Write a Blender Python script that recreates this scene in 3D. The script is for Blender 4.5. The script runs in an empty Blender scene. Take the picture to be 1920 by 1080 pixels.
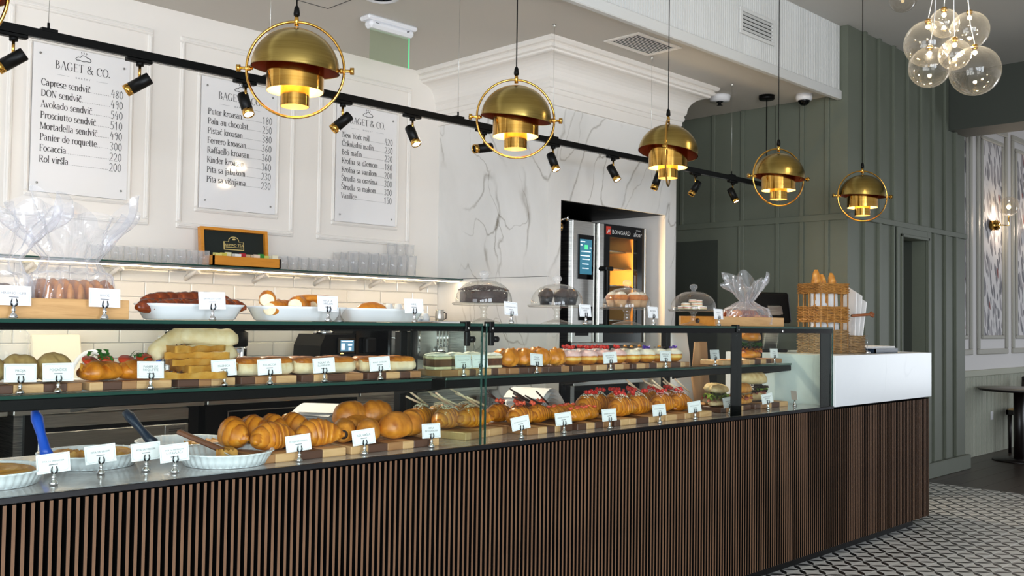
import bpy, bmesh, math, random
from mathutils import Vector, Matrix, noise
PI = math.pi
S = bpy.context.scene
COL = S.collection
rnd = random.Random(7)

# ---------------------------------------------------------------- camera
cd = bpy.data.cameras.new('camera')
cd.sensor_fit = 'HORIZONTAL'; cd.sensor_width = 36.0; cd.lens = 34.0332
cd.clip_start = 0.05; cd.clip_end = 100
cam = bpy.data.objects.new('camera', cd); COL.objects.link(cam)
cr, cu, cf = ((0.707064, -0.707014, 0.013879), (-0.033744, -0.014129, 0.999331), (0.706344, 0.707059, 0.033848))
cam.matrix_world = Matrix(((cr[0], cu[0], -cf[0], 0.0), (cr[1], cu[1], -cf[1], -2.6758), (cr[2], cu[2], -cf[2], 1.35), (0, 0, 0, 1)))
S.camera = cam

# ---------------------------------------------------------------- exposure, world, daylight
S.view_settings.view_transform = 'Standard'; S.view_settings.look = 'None'
S.view_settings.gamma = 1.0; S.view_settings.use_curve_mapping = False
S.view_settings.exposure = 0.42
cy = S.cycles
cy.max_bounces = 9; cy.diffuse_bounces = 4; cy.glossy_bounces = 4; cy.transmission_bounces = 6; cy.transparent_max_bounces = 28
cy.caustics_reflective = False; cy.caustics_refractive = False
cy.sample_clamp_indirect = 6.0; cy.blur_glossy = 0.5
w = bpy.data.worlds.new('overcast_street'); S.world = w; w.use_nodes = True
bg = w.node_tree.nodes['Background']
bg.inputs[0].default_value = (0.93, 0.95, 1.0, 1); bg.inputs[1].default_value = 0.30

def area(name, loc, look, sx, sy, power, col):
    l = bpy.data.lights.new(name, 'AREA'); l.shape = 'RECTANGLE'; l.size = sx; l.size_y = sy
    l.energy = power; l.color = col
    o = bpy.data.objects.new(name, l); COL.objects.link(o); o.location = loc
    o.rotation_euler = (Vector(look) - Vector(loc)).to_track_quat('-Z', 'Y').to_euler()
    return o
# the shop front's tall windows, across the room from the counter
for wx in (-6.6, -4.2, -1.8, 0.6):
    area('shop_window_light', (wx, -6.4, 1.75), (wx + 1.2, 0, 1.5), 1.6, 2.9, 150, (0.84, 0.92, 1.0))
area('side_window_light', (-6.5, -1.5, 1.8), (2, 0.5, 1.5), 3.2, 2.8, 120, (0.88, 0.94, 1.0))
area('passage_window_light', (12.9, -2.3, 1.3), (8.4, .6, .7), 2.2, 1.6, 34, (0.88, 0.94, 1.0))

# ---------------------------------------------------------------- helpers
def srgb(h):
    h = h.lstrip('#'); v = [int(h[i:i + 2], 16) / 255 for i in (0, 2, 4)]
    return tuple((c / 12.92 if c <= 0.04045 else ((c + 0.055) / 1.055) ** 2.4) for c in v) + (1,)

class MB:
    def __init__(s): s.v = []; s.f = []; s.smooth = []
    def add(s, vs, fs, sm=False):
        b = len(s.v); s.v += [tuple(v) for v in vs]
        s.f += [tuple(i + b for i in f) for f in fs]; s.smooth += [sm] * len(fs); return s
    def box(s, x0, x1, y0, y1, z0, z1, bev=0.0):
        if bev > 0:
            b = min(bev, (x1 - x0) * .45, (y1 - y0) * .45, (z1 - z0) * .45); vs = []; idx = {}
            for ix in (0, 1):
                for iy in (0, 1):
                    for iz in (0, 1):
                        X = (x0, x1)[ix]; Y = (y0, y1)[iy]; Z = (z0, z1)[iz]
                        sx, sy, sz = 1 - 2 * ix, 1 - 2 * iy, 1 - 2 * iz
                        idx[ix, iy, iz, 0] = len(vs); vs.append((X, Y + sy * b, Z + sz * b))
                        idx[ix, iy, iz, 1] = len(vs); vs.append((X + sx * b, Y, Z + sz * b))
                        idx[ix, iy, iz, 2] = len(vs); vs.append((X + sx * b, Y + sy * b, Z))
            fs = []
            for a in (0, 1, 2):
                o = [k for k in (0, 1, 2) if k != a]
                for sd in (0, 1):
                    q = []
                    for p in ((0, 0), (1, 0), (1, 1), (0, 1)):
                        k = [0, 0, 0]; k[a] = sd; k[o[0]] = p[0]; k[o[1]] = p[1]; q.append(idx[k[0], k[1], k[2], a])
                    fs.append(q)
            for a in (0, 1, 2):
                o = [k for k in (0, 1, 2) if k != a]
                for p in ((0, 0), (0, 1), (1, 0), (1, 1)):
                    q = []
                    for e, ax in ((0, o[0]), (1, o[0]), (1, o[1]), (0, o[1])):
                        k = [0, 0, 0]; k[a] = e; k[o[0]] = p[0]; k[o[1]] = p[1]; q.append(idx[k[0], k[1], k[2], ax])
                    fs.append(q)
            for ix in (0, 1):
                for iy in (0, 1):
                    for iz in (0, 1): fs.append([idx[ix, iy, iz, k] for k in (0, 1, 2)])
            return s.add(vs, fs)
        vs = [(x, y, z) for x in (x0, x1) for y in (y0, y1) for z in (z0, z1)]
        return s.add(vs, [(0, 1, 3, 2), (4, 6, 7, 5), (0, 4, 5, 1), (2, 3, 7, 6), (0, 2, 6, 4), (1, 5, 7, 3)])
    def lathe(s, prof, n=24, c=(0, 0, 0), sx=1.0, sy=1.0, flute=0, fd=0.0, sm=True, a0=0.0, a1=2 * PI, cap=True):
        full = abs(a1 - a0 - 2 * PI) < 1e-6; m = n if full else n + 1; vs = []; fs = []
        for (r_, z) in prof:
            for k in range(m):
                a = a0 + (a1 - a0) * k / n
                q = r_ * (1 + (fd * math.cos(flute * a) if flute else 0))
                vs.append((c[0] + sx * q * math.cos(a), c[1] + sy * q * math.sin(a), c[2] + z))
        for i in range(len(prof) - 1):
            for k in range(n):
                k2 = (k + 1) % m
                fs.append((i * m + k, i * m + k2, (i + 1) * m + k2, (i + 1) * m + k))
        if full and cap:
            if prof[0][0] > 1e-5: fs.append(tuple(range(m))[::-1])
            if prof[-1][0] > 1e-5: fs.append(tuple((len(prof) - 1) * m + k for k in range(m)))
        return s.add(vs, fs, sm)
    def cyl(s, p, q, r0, r1=None, n=12, sm=True): return s.tube([p, q], [r0, r0 if r1 is None else r1], n, sm)
    def tube(s, pts, r, n=8, sm=True, cap=True, closed=False):
        pts = [Vector(p) for p in pts]; N = len(pts)
        rs = r if isinstance(r, (list, tuple)) else [r] * N
        vs = []; fs = []; up = None
        for i, p in enumerate(pts):
            if closed: t = (pts[(i + 1) % N] - pts[i - 1])
            else: t = (pts[min(i + 1, N - 1)] - pts[max(i - 1, 0)])
            t = t.normalized() if t.length > 1e-9 else Vector((0, 0, 1))
            if up is None: up = Vector((0, 0, 1)) if abs(t.z) < 0.9 else Vector((1, 0, 0))
            x = t.cross(up)
            if x.length < 1e-6: x = t.cross(Vector((0, 1, 0)))
            x.normalize(); y = x.cross(t).normalized(); up = y
            for k in range(n):
                a = 2 * PI * k / n + PI / n
                vs.append(p + rs[i] * (math.cos(a) * x + math.sin(a) * y))
        for i in range(N if closed else N - 1):
            j = (i + 1) % N
            for k in range(n):
                k2 = (k + 1) % n; fs.append((i * n + k, i * n + k2, j * n + k2, j * n + k))
        if cap and not closed:
            fs.append(tuple(range(n))[::-1]); fs.append(tuple((N - 1) * n + k for k in range(n)))
        return s.add(vs, fs, sm)
    def sphere(s, c, r, n=16, m=10, sz=1.0, sm=True, z0=-1.0, z1=1.0):
        a0 = math.asin(z0); a1 = math.asin(z1)
        prof = [(max(r * math.cos(a0 + (a1 - a0) * i / m), 0), r * sz * math.sin(a0 + (a1 - a0) * i / m)) for i in range(m + 1)]
        return s.lathe(prof, n, c, sm=sm)
    def grid(s, fn, nu, nv, sm=True, wrapu=False):
        vs = [fn(i / nu, j / nv) for j in range(nv + 1) for i in range(nu + (0 if wrapu else 1))]
        W = nu if wrapu else nu + 1; fs = []
        for j in range(nv):
            for i in range(nu):
                i2 = (i + 1) % W; fs.append((j * W + i, j * W + i2, (j + 1) * W + i2, (j + 1) * W + i))
        return s.add(vs, fs, sm)
    def prism(s, poly, y0, y1):      # polygon in XZ swept along Y
        n = len(poly)
        return s.add([(x, y0, z) for x, z in poly] + [(x, y1, z) for x, z in poly],
                     [tuple(range(n)), tuple(range(2 * n - 1, n - 1, -1))] + [(i, i + n, (i + 1) % n + n, (i + 1) % n) for i in range(n)])
    def xf(s, M):
        s.v = [tuple(M @ Vector(v)) for v in s.v]; return s
    def mesh(s, name, mat):
        me = bpy.data.meshes.new(name); me.from_pydata(s.v, [], s.f)
        me.polygons.foreach_set('use_smooth', s.smooth)
        bm = bmesh.new(); bm.from_mesh(me); bmesh.ops.recalc_face_normals(bm, faces=bm.faces); bm.to_mesh(me); bm.free()
        me.materials.append(mat); me.update(); return me

def obj(name, mb, mat, parent=None, loc=None, rot=None):
    me = mb if isinstance(mb, bpy.types.Mesh) else mb.mesh(name, mat)
    o = bpy.data.objects.new(name, me); COL.objects.link(o)
    if parent: o.parent = parent
    if loc: o.location = loc
    if rot: o.rotation_euler = rot
    return o
def tag(o, label=None, cat=None, group=None, kind=None):
    if label: o['label'] = label
    if cat: o['category'] = cat
    if group: o['group'] = group
    if kind: o['kind'] = kind
    return o
def thing(name, label, cat, loc=(0, 0, 0), rz=0.0, group=None, scale=None):
    o = bpy.data.objects.new(name, None); o.empty_display_size = .05; COL.objects.link(o)
    o.location = loc; o.rotation_euler = (0, 0, rz)
    if scale: o.scale = (scale,) * 3 if isinstance(scale, (int, float)) else scale
    return tag(o, label, cat, group)
def struct(name, mb, mat, label=None):
    o = obj(name, mb, mat); o['kind'] = 'structure'
    if label: o['label'] = label
    return o
def dup(root, loc, rz, label=None, group=None, scale=None):
    def cp(o, par):
        c = o.copy(); COL.objects.link(c)
        if par: c.parent = par
        for ch in list(o.children): cp(ch, c)
        return c
    c = cp(root, None); c.location = loc; c.rotation_euler = (0, 0, rz)
    if scale: c.scale = (scale,) * 3 if isinstance(scale, (int, float)) else scale
    if label: c['label'] = label
    if group: c['group'] = group
    return c
def rotm(axis, a): return Matrix.Rotation(a, 4, axis)
def tr(x, y, z): return Matrix.Translation((x, y, z))

# ---------------------------------------------------------------- materials
class NT:
    def __init__(s, name):
        s.m = bpy.data.materials.new(name); s.m.use_nodes = True; s.t = s.m.node_tree
        s.b = s.t.nodes['Principled BSDF']; s.o = s.t.nodes['Material Output']; s._c = None
    def n(s, k, **kw):
        x = s.t.nodes.new(k)
        for a, b in kw.items():
            if isinstance(a, str) and hasattr(x, a): setattr(x, a, b)
        return x
    def l(s, a, b): s.t.links.new(a, b)
    def coord(s, which='Object'):
        if s._c is None: s._c = s.n('ShaderNodeTexCoord')
        return s._c.outputs[which]
    def mapping(s, scale=(1, 1, 1), rot=(0, 0, 0), which='Object'):
        x = s.n('ShaderNodeMapping'); x.inputs['Scale'].default_value = scale; x.inputs['Rotation'].default_value = rot
        s.l(s.coord(which), x.inputs[0]); return x.outputs[0]
    def noise(s, scale, detail=3, vec=None, rough=.5, dist=0):
        x = s.n('ShaderNodeTexNoise'); x.inputs['Scale'].default_value = scale; x.inputs['Detail'].default_value = detail
        x.inputs['Roughness'].default_value = rough; x.inputs['Distortion'].default_value = dist
        s.l(vec if vec is not None else s.coord(), x.inputs['Vector']); return x.outputs['Fac']
    def ramp(s, fac, stops, interp='LINEAR'):
        x = s.n('ShaderNodeValToRGB'); x.color_ramp.interpolation = interp; e = x.color_ramp.elements
        while len(e) < len(stops): e.new(0.5)
        for k, (p, c) in enumerate(stops):
            e[k].position = p; e[k].color = srgb(c) if isinstance(c, str) else (c if len(c) == 4 else tuple(c) + (1,))
        s.l(fac, x.inputs[0]); return x.outputs[0]
    def math(s, op, a, b=None):
        x = s.n('ShaderNodeMath', operation=op)
        for i, v in enumerate((a, b)):
            if v is None: continue
            if isinstance(v, (int, float)): x.inputs[i].default_value = v
            else: s.l(v, x.inputs[i])
        return x.outputs[0]
    def mix(s, fac, a, b, blend='MIX'):
        x = s.n('ShaderNodeMix', data_type='RGBA', blend_type=blend)
        for i, v in ((0, fac), (6, a), (7, b)):
            if isinstance(v, (int, float)): x.inputs[i].default_value = v
            elif isinstance(v, str): x.inputs[i].default_value = srgb(v)
            elif isinstance(v, tuple): x.inputs[i].default_value = v
            else: s.l(v, x.inputs[i])
        return x.outputs[2]
    def bump(s, h, strength=.3, dist=.01):
        x = s.n('ShaderNodeBump'); x.inputs['Strength'].default_value = strength; x.inputs['Distance'].default_value = dist
        s.l(h, x.inputs['Height']); s.l(x.outputs[0], s.b.inputs['Normal'])
    def col(s, c):
        if isinstance(c, (str, tuple)): s.b.inputs['Base Color'].default_value = srgb(c) if isinstance(c, str) else c
        else: s.l(c, s.b.inputs['Base Color'])
    def set(s, **kw):
        for k, v in kw.items():
            k = {'rough': 'Roughness', 'metal': 'Metallic', 'coat': 'Coat Weight', 'ior': 'IOR', 'emis': 'Emission Strength', 'sub': 'Subsurface Weight', 'alpha': 'Alpha', 'trans': 'Transmission Weight', 'spec': 'Specular IOR Level', 'aniso': 'Anisotropic'}[k]
            if isinstance(v, (int, float)): s.b.inputs[k].default_value = v
            else: s.l(v, s.b.inputs[k])

def mat(name, c, rough=.5, metal=0., c2=None, nscale=8., bump=0., bscale=40., coat=0., stretch=(1, 1, 1), spec=.5):
    t = NT(name); t.set(rough=rough, metal=metal, coat=coat, spec=spec)
    v = t.mapping(stretch)
    t.col(t.ramp(t.noise(nscale, 4, v), [(.3, c), (.7, c2)]) if c2 else c)
    if bump: t.bump(t.noise(bscale, 4, v), bump, .004)
    return t.m
def emit(name, c, strength):
    t = NT(name); t.col(c); t.b.inputs['Emission Color'].default_value = srgb(c); t.set(emis=strength); return t.m
def glass(name, tint='#ffffff', base=.04, edge=.55, haze=0.0, hazecol='#ffffff', rough=.0, blend=.35):
    t = NT(name); t.t.nodes.remove(t.b)
    tp = t.n('ShaderNodeBsdfTransparent'); tp.inputs[0].default_value = srgb(tint)
    gl = t.n('ShaderNodeBsdfGlossy'); gl.inputs['Roughness'].default_value = rough
    lw = t.n('ShaderNodeLayerWeight'); lw.inputs[0].default_value = blend
    fac = t.math('ADD', t.math('MULTIPLY', t.math('POWER', lw.outputs['Facing'], 2.0), edge), base)
    mx = t.n('ShaderNodeMixShader'); t.l(fac, mx.inputs[0]); t.l(tp.outputs[0], mx.inputs[1]); t.l(gl.outputs[0], mx.inputs[2])
    out = mx.outputs[0]
    if haze:
        df = t.n('ShaderNodeBsdfDiffuse'); df.inputs[0].default_value = srgb(hazecol)
        m2 = t.n('ShaderNodeMixShader'); t.l(t.math('MULTIPLY', t.math('ADD', t.math('POWER', lw.outputs['Facing'], 1.5), .15), haze), m2.inputs[0])
        t.l(out, m2.inputs[1]); t.l(df.outputs[0], m2.inputs[2]); out = m2.outputs[0]
    t.l(out, t.o.inputs[0]); return t.m

def brushed(name, c='#b8b8b4', rough=.32, stretch=(1, 1, 60)):
    t = NT(name); t.set(metal=1.0)
    n_ = t.noise(6, 4, t.mapping(stretch)); t.col(t.ramp(n_, [(.3, c), (.7, '#d6d5d0')]))
    t.set(rough=t.math('ADD', t.math('MULTIPLY', n_, .2), rough - .1)); return t.m
def wood(name, c1, c2, c3=None, grain=(1.2, 14, 14), rough=.5):
    t = NT(name); v = t.mapping(grain)
    n_ = t.noise(3.2, 6, v, .62, .6)
    t.col(t.ramp(n_, [(.25, c1), (.55, c2), (.8, c3 or c1)])); t.set(rough=rough); t.bump(n_, .15, .002); return t.m
def baked(name, dark, mid, light, rough=.45, nscale=22.):
    t = NT(name); a = t.n('ShaderNodeAttribute'); a.attribute_name = 'tone'
    n_ = t.noise(nscale, 5, None, .6)
    f = t.math('ADD', t.math('MULTIPLY', a.outputs['Fac'], .75), t.math('MULTIPLY', t.math('SUBTRACT', n_, .5), .7))
    t.col(t.ramp(f, [(.08, dark), (.42, mid), (.85, light)])); t.set(rough=rough)
    t.bump(t.noise(nscale * 5, 4), .35, .003); return t.m
def marble(name, base='#e9e7e4', vein='#8d867a', scale=1.0, rough=.18, grey='#dcdad6', amount=.7):
    t = NT(name)
    r1 = t.mapping((1, 1, 1), (0.30, -0.42, 0.0)); mp = t.n('ShaderNodeMapping'); mp.inputs['Scale'].default_value = (1.0, 1.0, .16); t.l(r1, mp.inputs[0]); v = mp.outputs[0]
    w1 = t.noise(2.2, 4); vv = t.n('ShaderNodeVectorMath', operation='ADD'); sc = t.n('ShaderNodeVectorMath', operation='SCALE'); nn = t.n('ShaderNodeTexNoise'); nn.inputs['Scale'].default_value = 3.5; nn.inputs['Detail'].default_value = 5
    t.l(t.coord(), nn.inputs['Vector']); t.l(nn.outputs['Color'], sc.inputs[0]); sc.inputs['Scale'].default_value = .11; t.l(v, vv.inputs[0]); t.l(sc.outputs[0], vv.inputs[1])
    def veins(s_, wid, off):
        n1 = t.noise(s_ * scale, 2, vv.outputs[0], .4); d = t.math('ABSOLUTE', t.math('SUBTRACT', n1, off))
        return t.ramp(d, [(.0, (1, 1, 1)), (wid * .4, (.45, .45, .45)), (wid, (0, 0, 0))])
    f = t.mix(1.0, veins(2.0, .012, .5), veins(3.4, .008, .44), 'ADD')
    msk = t.ramp(t.noise(1.6 * scale, 3), [(.42, (0, 0, 0)), (.60, (1, 1, 1))])
    bs = t.ramp(t.noise(2.0 * scale, 5, vv.outputs[0], .6), [(.40, base), (.72, grey)])
    t.col(t.mix(t.math('MULTIPLY', t.math('MULTIPLY', f, msk), amount), bs, vein)); t.set(rough=rough); return t.m

M = {}
M['wall_white'] = mat('wall_white', '#ece5dd', .55)
M['wall_panel'] = mat('white_satin_paint', '#eee8e1', .38)
M['board'] = mat('menu_acrylic', '#eeebea', .06, coat=.6)
M['ink'] = mat('ink', '#2c2826', .6)
M['ink_soft'] = mat('soft_ink', '#6d6d72', .6)
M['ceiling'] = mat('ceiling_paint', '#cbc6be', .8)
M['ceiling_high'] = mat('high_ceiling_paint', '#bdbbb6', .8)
M['bulk'] = mat('fluted_paint', '#d4d4d2', .6)
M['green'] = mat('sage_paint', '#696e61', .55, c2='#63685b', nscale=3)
M['green_dark'] = mat('dark_sage_and_shade', '#3d413a', .6)  # dark sage paint; behind the wainscot strips it stands for shade
M['door_green'] = mat('door_paint', '#8f9279', .45)
M['black'] = mat('black_metal', '#060606', .45, spec=.15)
M['black_gloss'] = mat('black_glass', '#030404', .10, spec=.25)
M['black_plastic'] = mat('black_plastic', '#080808', .4, spec=.2)
M['rubber'] = mat('dark_rubber', '#1b1b1c', .7)
M['slat'] = wood('walnut_slat', '#5e422d', '#6e4f37', '#4e3524', (14, 14, 1.0), .65)
M['slat_back'] = mat('black_felt', '#040404', .9, spec=.05)
M['steel'] = brushed('brushed_steel')
M['steel_dark'] = brushed('dark_steel', '#77777a', .35)
M['chrome'] = mat('chrome', '#e6e7ea', .07, 1.0)
M['brass'] = brushed('brushed_brass', '#8d7330', .20, (1, 1, 50))
def _brass(name, a, b, r):
    t = NT(name); t.set(metal=1.0, rough=r)
    n_ = t.noise(5, 3, t.mapping((1, 1, 40))); t.col(t.ramp(n_, [(.3, a), (.7, b)])); return t.m
M['brass'] = _brass('satin_brass', '#9f8748', '#b29a5a', .25)
M['brass_in'] = mat('copper_inner', '#7d3c20', .5, .3)
M['gold'] = _brass('polished_brass', '#cf9c47', '#dcae5a', .12)
M['bulb'] = emit('bulb_glow', '#ffdf9e', 14.0)
M['shade_glow'] = emit('inner_reflector', '#ffd58a', 1.7)
M['spot_glow'] = emit('spot_glow', '#fff0d4', 22.0)
M['led'] = emit('led_strip', '#ffdfae', 13.0)
M['pane'] = glass('clear_glass', '#fafdfb', .008, .14)
M['pane_edge'] = mat('green_glass_edge', '#0c3a30', .12, coat=.5)
M['dome'] = glass('dome_glass', '#fbfbf8', .055, .75, .10)
M['tumbler'] = glass('tumbler_glass', '#ffffff', .03, .30, .40, '#f6f7fa')
M['bubble'] = glass('bubble_glass', '#f6f3ee', .05, .8, .05, '#ffffff')
M['film'] = glass('cellophane', '#fdfdff', .10, .7, .5, '#f4f5fa', .10)
M['acrylic'] = glass('green_acrylic', '#f1faf0', .02, .2, .05, '#d8efd8')
M['acrylic_edge'] = emit('lit_acrylic_edge', '#66d9a4', .55)
M['porcelain'] = mat('white_porcelain', '#e8eef2', .14, coat=.6)
M['ceramic_tile'] = mat('tile_glaze', '#e9e4dc', .10, c2='#e4dfd6', nscale=5, coat=.5)
M['grout'] = mat('grout', '#ddd8d0', .9)
M['card'] = mat('card_stock', '#f2f4f6', .6)
M['card_line'] = mat('card_border', '#93a2ad', .6)
M['paper'] = mat('white_paper', '#e9e8e8', .7, bump=.2, bscale=30)
M['kraft'] = mat('kraft_paper', '#b99269', .75, bump=.2, bscale=30)
M['marble'] = marble('veined_marble')
M['marble_block'] = marble('pale_marble', '#e8edf2', '#ccd2d9', .5, .22, '#dfe5ec', .5)
M['deck'] = mat('grey_composite', '#b3acaa', .16, c2='#a39c9a', nscale=30, coat=.3)
M['deck_trim'] = mat('trim_metal', '#4a4b4f', .2, 1.0)
M['oak'] = wood('oak_crate', '#b98a52', '#cda069', '#a87a45', (1, 10, 10))
M['tea_wood'] = wood('orange_wood', '#c47a1e', '#d68c2c', '#b56c16', (1, 10, 10), .35)
M['stave_light'] = wood('maple_stave', '#c99a66', '#d8ae7d', '#b98654', (1.5, 14, 14))
M['stave_dark'] = wood('walnut_stave', '#4b3024', '#5d3d2e', '#3d261c', (1.5, 14, 14))
M['stave_mid'] = wood('cherry_stave', '#9a6a42', '#ac7b50', '#8a5a36', (1.5, 14, 14))
M['croissant'] = baked('croissant_crust', '#9c4f08', '#d8861c', '#f0b455', .36)
M['roll'] = baked('roll_crust', '#8f4a0c', '#cc7d22', '#e8af5c', .42)
M['pretzel'] = baked('lye_crust', '#571f07', '#8a3a0f', '#c9803a', .25)
M['bun'] = baked('bun_crust', '#9a5008', '#d98a26', '#efbd6c', .38)
M['pale_bread'] = baked('pale_bread', '#b78a4e', '#d9bf8c', '#ecdfbf', .65)
M['corn_bread'] = baked('corn_bread', '#8f6a35', '#bca068', '#d9cc98', .7)
M['doughnut'] = baked('doughnut_dough', '#a2520a', '#dc9226', '#f6dc84', .5)
M['baguette'] = baked('baguette_crust', '#9c5c18', '#cd8a34', '#eac27e', .5)
M['dark_loaf'] = baked('dark_loaf', '#3f2110', '#7a4a22', '#b08050', .6)
M['pie'] = baked('pie_crust', '#a8661c', '#d69a3e', '#ecc77c', .5)
M['crumb'] = mat('white_crumb', '#efe3c6', .8, c2='#e2d2a8', nscale=30)
M['sugar'] = mat('icing_sugar', '#efece6', .85, c2='#e3dfd6', nscale=30, bump=.3, bscale=80)
M['pink_cream'] = mat('pink_glaze', '#e8b7b4', .45, c2='#f0cfc9', nscale=40, bump=.4, bscale=60)
M['white_cream'] = mat('white_glaze', '#efe6d6', .4, c2='#e6dac4', nscale=40)
M['red_fruit'] = mat('red_berry', '#b3121a', .3, c2='#d8321f', nscale=60, bump=.5, bscale=220)
M['straw'] = mat('strawberry_piece', '#d8402a', .35, c2='#e56a48', nscale=60)
M['purple'] = mat('violet_petal', '#4b2c9c', .5, c2='#6a44b8', nscale=40)
M['choc'] = mat('dark_chocolate', '#2a140d', .45, c2='#3d2117', nscale=40, bump=.3, bscale=80)
M['white_choc'] = mat('white_chocolate_stick', '#e2cba8', .5, c2='#c99f86', nscale=60)
M['flakes'] = mat('coconut_flakes', '#f0e6cf', .8, c2='#e0cfae', nscale=60)
M['seeds'] = mat('seeds', '#6b4a1e', .6, c2='#3b2a16', nscale=150)
M['poppy'] = mat('nut_filling', '#6b3f25', .8, c2='#4e2b18', nscale=60, bump=.4, bscale=90)
M['muffin'] = baked('muffin_crumb', '#9a4f14', '#c9772a', '#e3a35a', .8)
M['choc_muffin'] = mat('chocolate_crumb', '#1d100c', .7, c2='#3a2219', nscale=40, bump=.6, bscale=60)
M['foil'] = mat('dark_cup', '#23262b', .3, .4)
M['leaf'] = mat('green_leaf', '#2f7a25', .55, c2='#1f5a1b', nscale=40)
M['lettuce'] = mat('lettuce', '#8fa83a', .5, c2='#6b8c2a', nscale=40)
M['tomato'] = mat('tomato', '#b5260f', .3, c2='#cc4a1e', nscale=30)
M['cheese'] = mat('cheese', '#e6a93c', .45, c2='#d98f2a', nscale=30)
M['ham'] = mat('ham', '#d98f7a', .45, c2='#c4705c', nscale=30)
M['patty'] = mat('dark_filling', '#231713', .6, c2='#3a2117', nscale=40)
M['wicker'] = mat('wicker', '#b5813f', .55, c2='#8f5f2a', nscale=30)
M['wicker_dark'] = mat('aged_wicker', '#a3835a', .6, c2='#7d6243', nscale=30)
M['rope'] = mat('leather_loop', '#8a4f2c', .6)
M['blue'] = mat('blue_plastic', '#0f4fc0', .35)
M['navy'] = mat('dark_blue_plastic', '#16283c', .35)
M['brown_handle'] = wood('brown_handle', '#5f3720', '#74452a', '#4c2a18', (14, 3, 14))
M['plastic_white'] = mat('white_plastic', '#e9e9ec', .4)
M['cut_board'] = mat('cream_polyethylene', '#e6ddcb', .55)
M['grille_dark'] = mat('vent_shadow', '#3a3a3a', .8)
M['wood_floor'] = wood('dark_plank', '#2a1f18', '#3a2b21', '#1e1611', (1.2, 9, 9), .35)
M['wood_floor2'] = wood('darker_plank', '#231a14', '#31241c', '#1a130f', (1.2, 9, 9), .35)
M['dark_wood'] = mat('ebonised_wood', '#130c0a', .4)
M['cane'] = mat('cane_webbing', '#c2a878', .7, c2='#a98d5f', nscale=120)
M['wains'] = mat('fluted_wainscot_paint', '#a9ab9c', .6)
M['room_wall'] = mat('room_wall_paint', '#d6d3d2', .6)
M['room_mould'] = mat('room_moulding', '#a9a79e', .5)
M['screen'] = emit('oven_display', '#3f7f98', .28)
M['screen_text'] = emit('display_text', '#e6f6ff', .9)
M['screen_green'] = emit('display_green', '#4fd08a', .8)
M['logo_white'] = mat('printed_white', '#dedede', .5)
M['logo_red'] = mat('printed_red', '#d2402e', .5)
M['tea_green'] = mat('green_velvet', '#07140e', .7)
M['tea_gold'] = mat('gold_print', '#d9bf7a', .5)
M['tan_loaf'] = M['dark_loaf']
def _floor_tile():
    t = NT('cement_tile'); sx = t.n('ShaderNodeSeparateXYZ'); t.l(t.coord(), sx.inputs[0])
    P = .10607
    def petal(u, v):     # lens between neighbouring lattice points along u
        fu = t.math('SUBTRACT', t.math('FRACT', t.math('DIVIDE', u, P)), .5)
        fv = t.math('SUBTRACT', t.math('FRACT', t.math('ADD', t.math('DIVIDE', v, P), .5)), .5)
        w_ = t.math('MULTIPLY', t.math('SUBTRACT', .25, t.math('MULTIPLY', fu, fu)), .58)
        return t.math('LESS_THAN', t.math('ABSOLUTE', fv), w_)
    U = t.math('MULTIPLY', t.math('ADD', sx.outputs[0], sx.outputs[1]), .70711); V = t.math('MULTIPLY', t.math('SUBTRACT', sx.outputs[0], sx.outputs[1]), .70711)
    m = t.math('MAXIMUM', petal(U, V), petal(V, U))
    wh = t.ramp(t.noise(9, 3), [(.3, '#e3e2de'), (.7, '#d8d7d2')])
    t.col(t.mix(m, wh, '#100f0e')); t.set(rough=.38); return t.m
M['floor_tile'] = _floor_tile()
def _wallpaper():
    t = NT('botanical_wallpaper'); v = t.mapping((1, 1, .6), (0, .5, 0))
    wn = t.n('ShaderNodeTexNoise'); wn.inputs['Scale'].default_value = 5; t.l(v, wn.inputs['Vector'])
    vv = t.mix(.10, v, wn.outputs['Color'])
    def leaves(sc, rot, th):
        mp = t.n('ShaderNodeMapping'); mp.inputs['Scale'].default_value = (sc, sc, sc * .42); mp.inputs['Rotation'].default_value = (0, rot, 0)
        t.l(vv, mp.inputs[0]); vo = t.n('ShaderNodeTexVoronoi'); vo.inputs['Scale'].default_value = 1.0; t.l(mp.outputs[0], vo.inputs['Vector'])
        return t.ramp(vo.outputs['Distance'], [(th, (1, 1, 1)), (th + .05, (0, 0, 0))]), vo
    a, va = leaves(14, .9, .38); b, vb = leaves(19, -.8, .36); c, vc = leaves(11, .2, .16)
    k = t.mix(a, '#d2cfd0', '#9b979b'); k = t.mix(b, k, '#6f6e74'); k = t.mix(t.math('MULTIPLY', c, t.math('GREATER_THAN', t.noise(4, 1), .56)), k, '#7c3b38')
    t.col(k); t.set(rough=.7); return t.m
M['wallpaper'] = _wallpaper()

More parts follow.
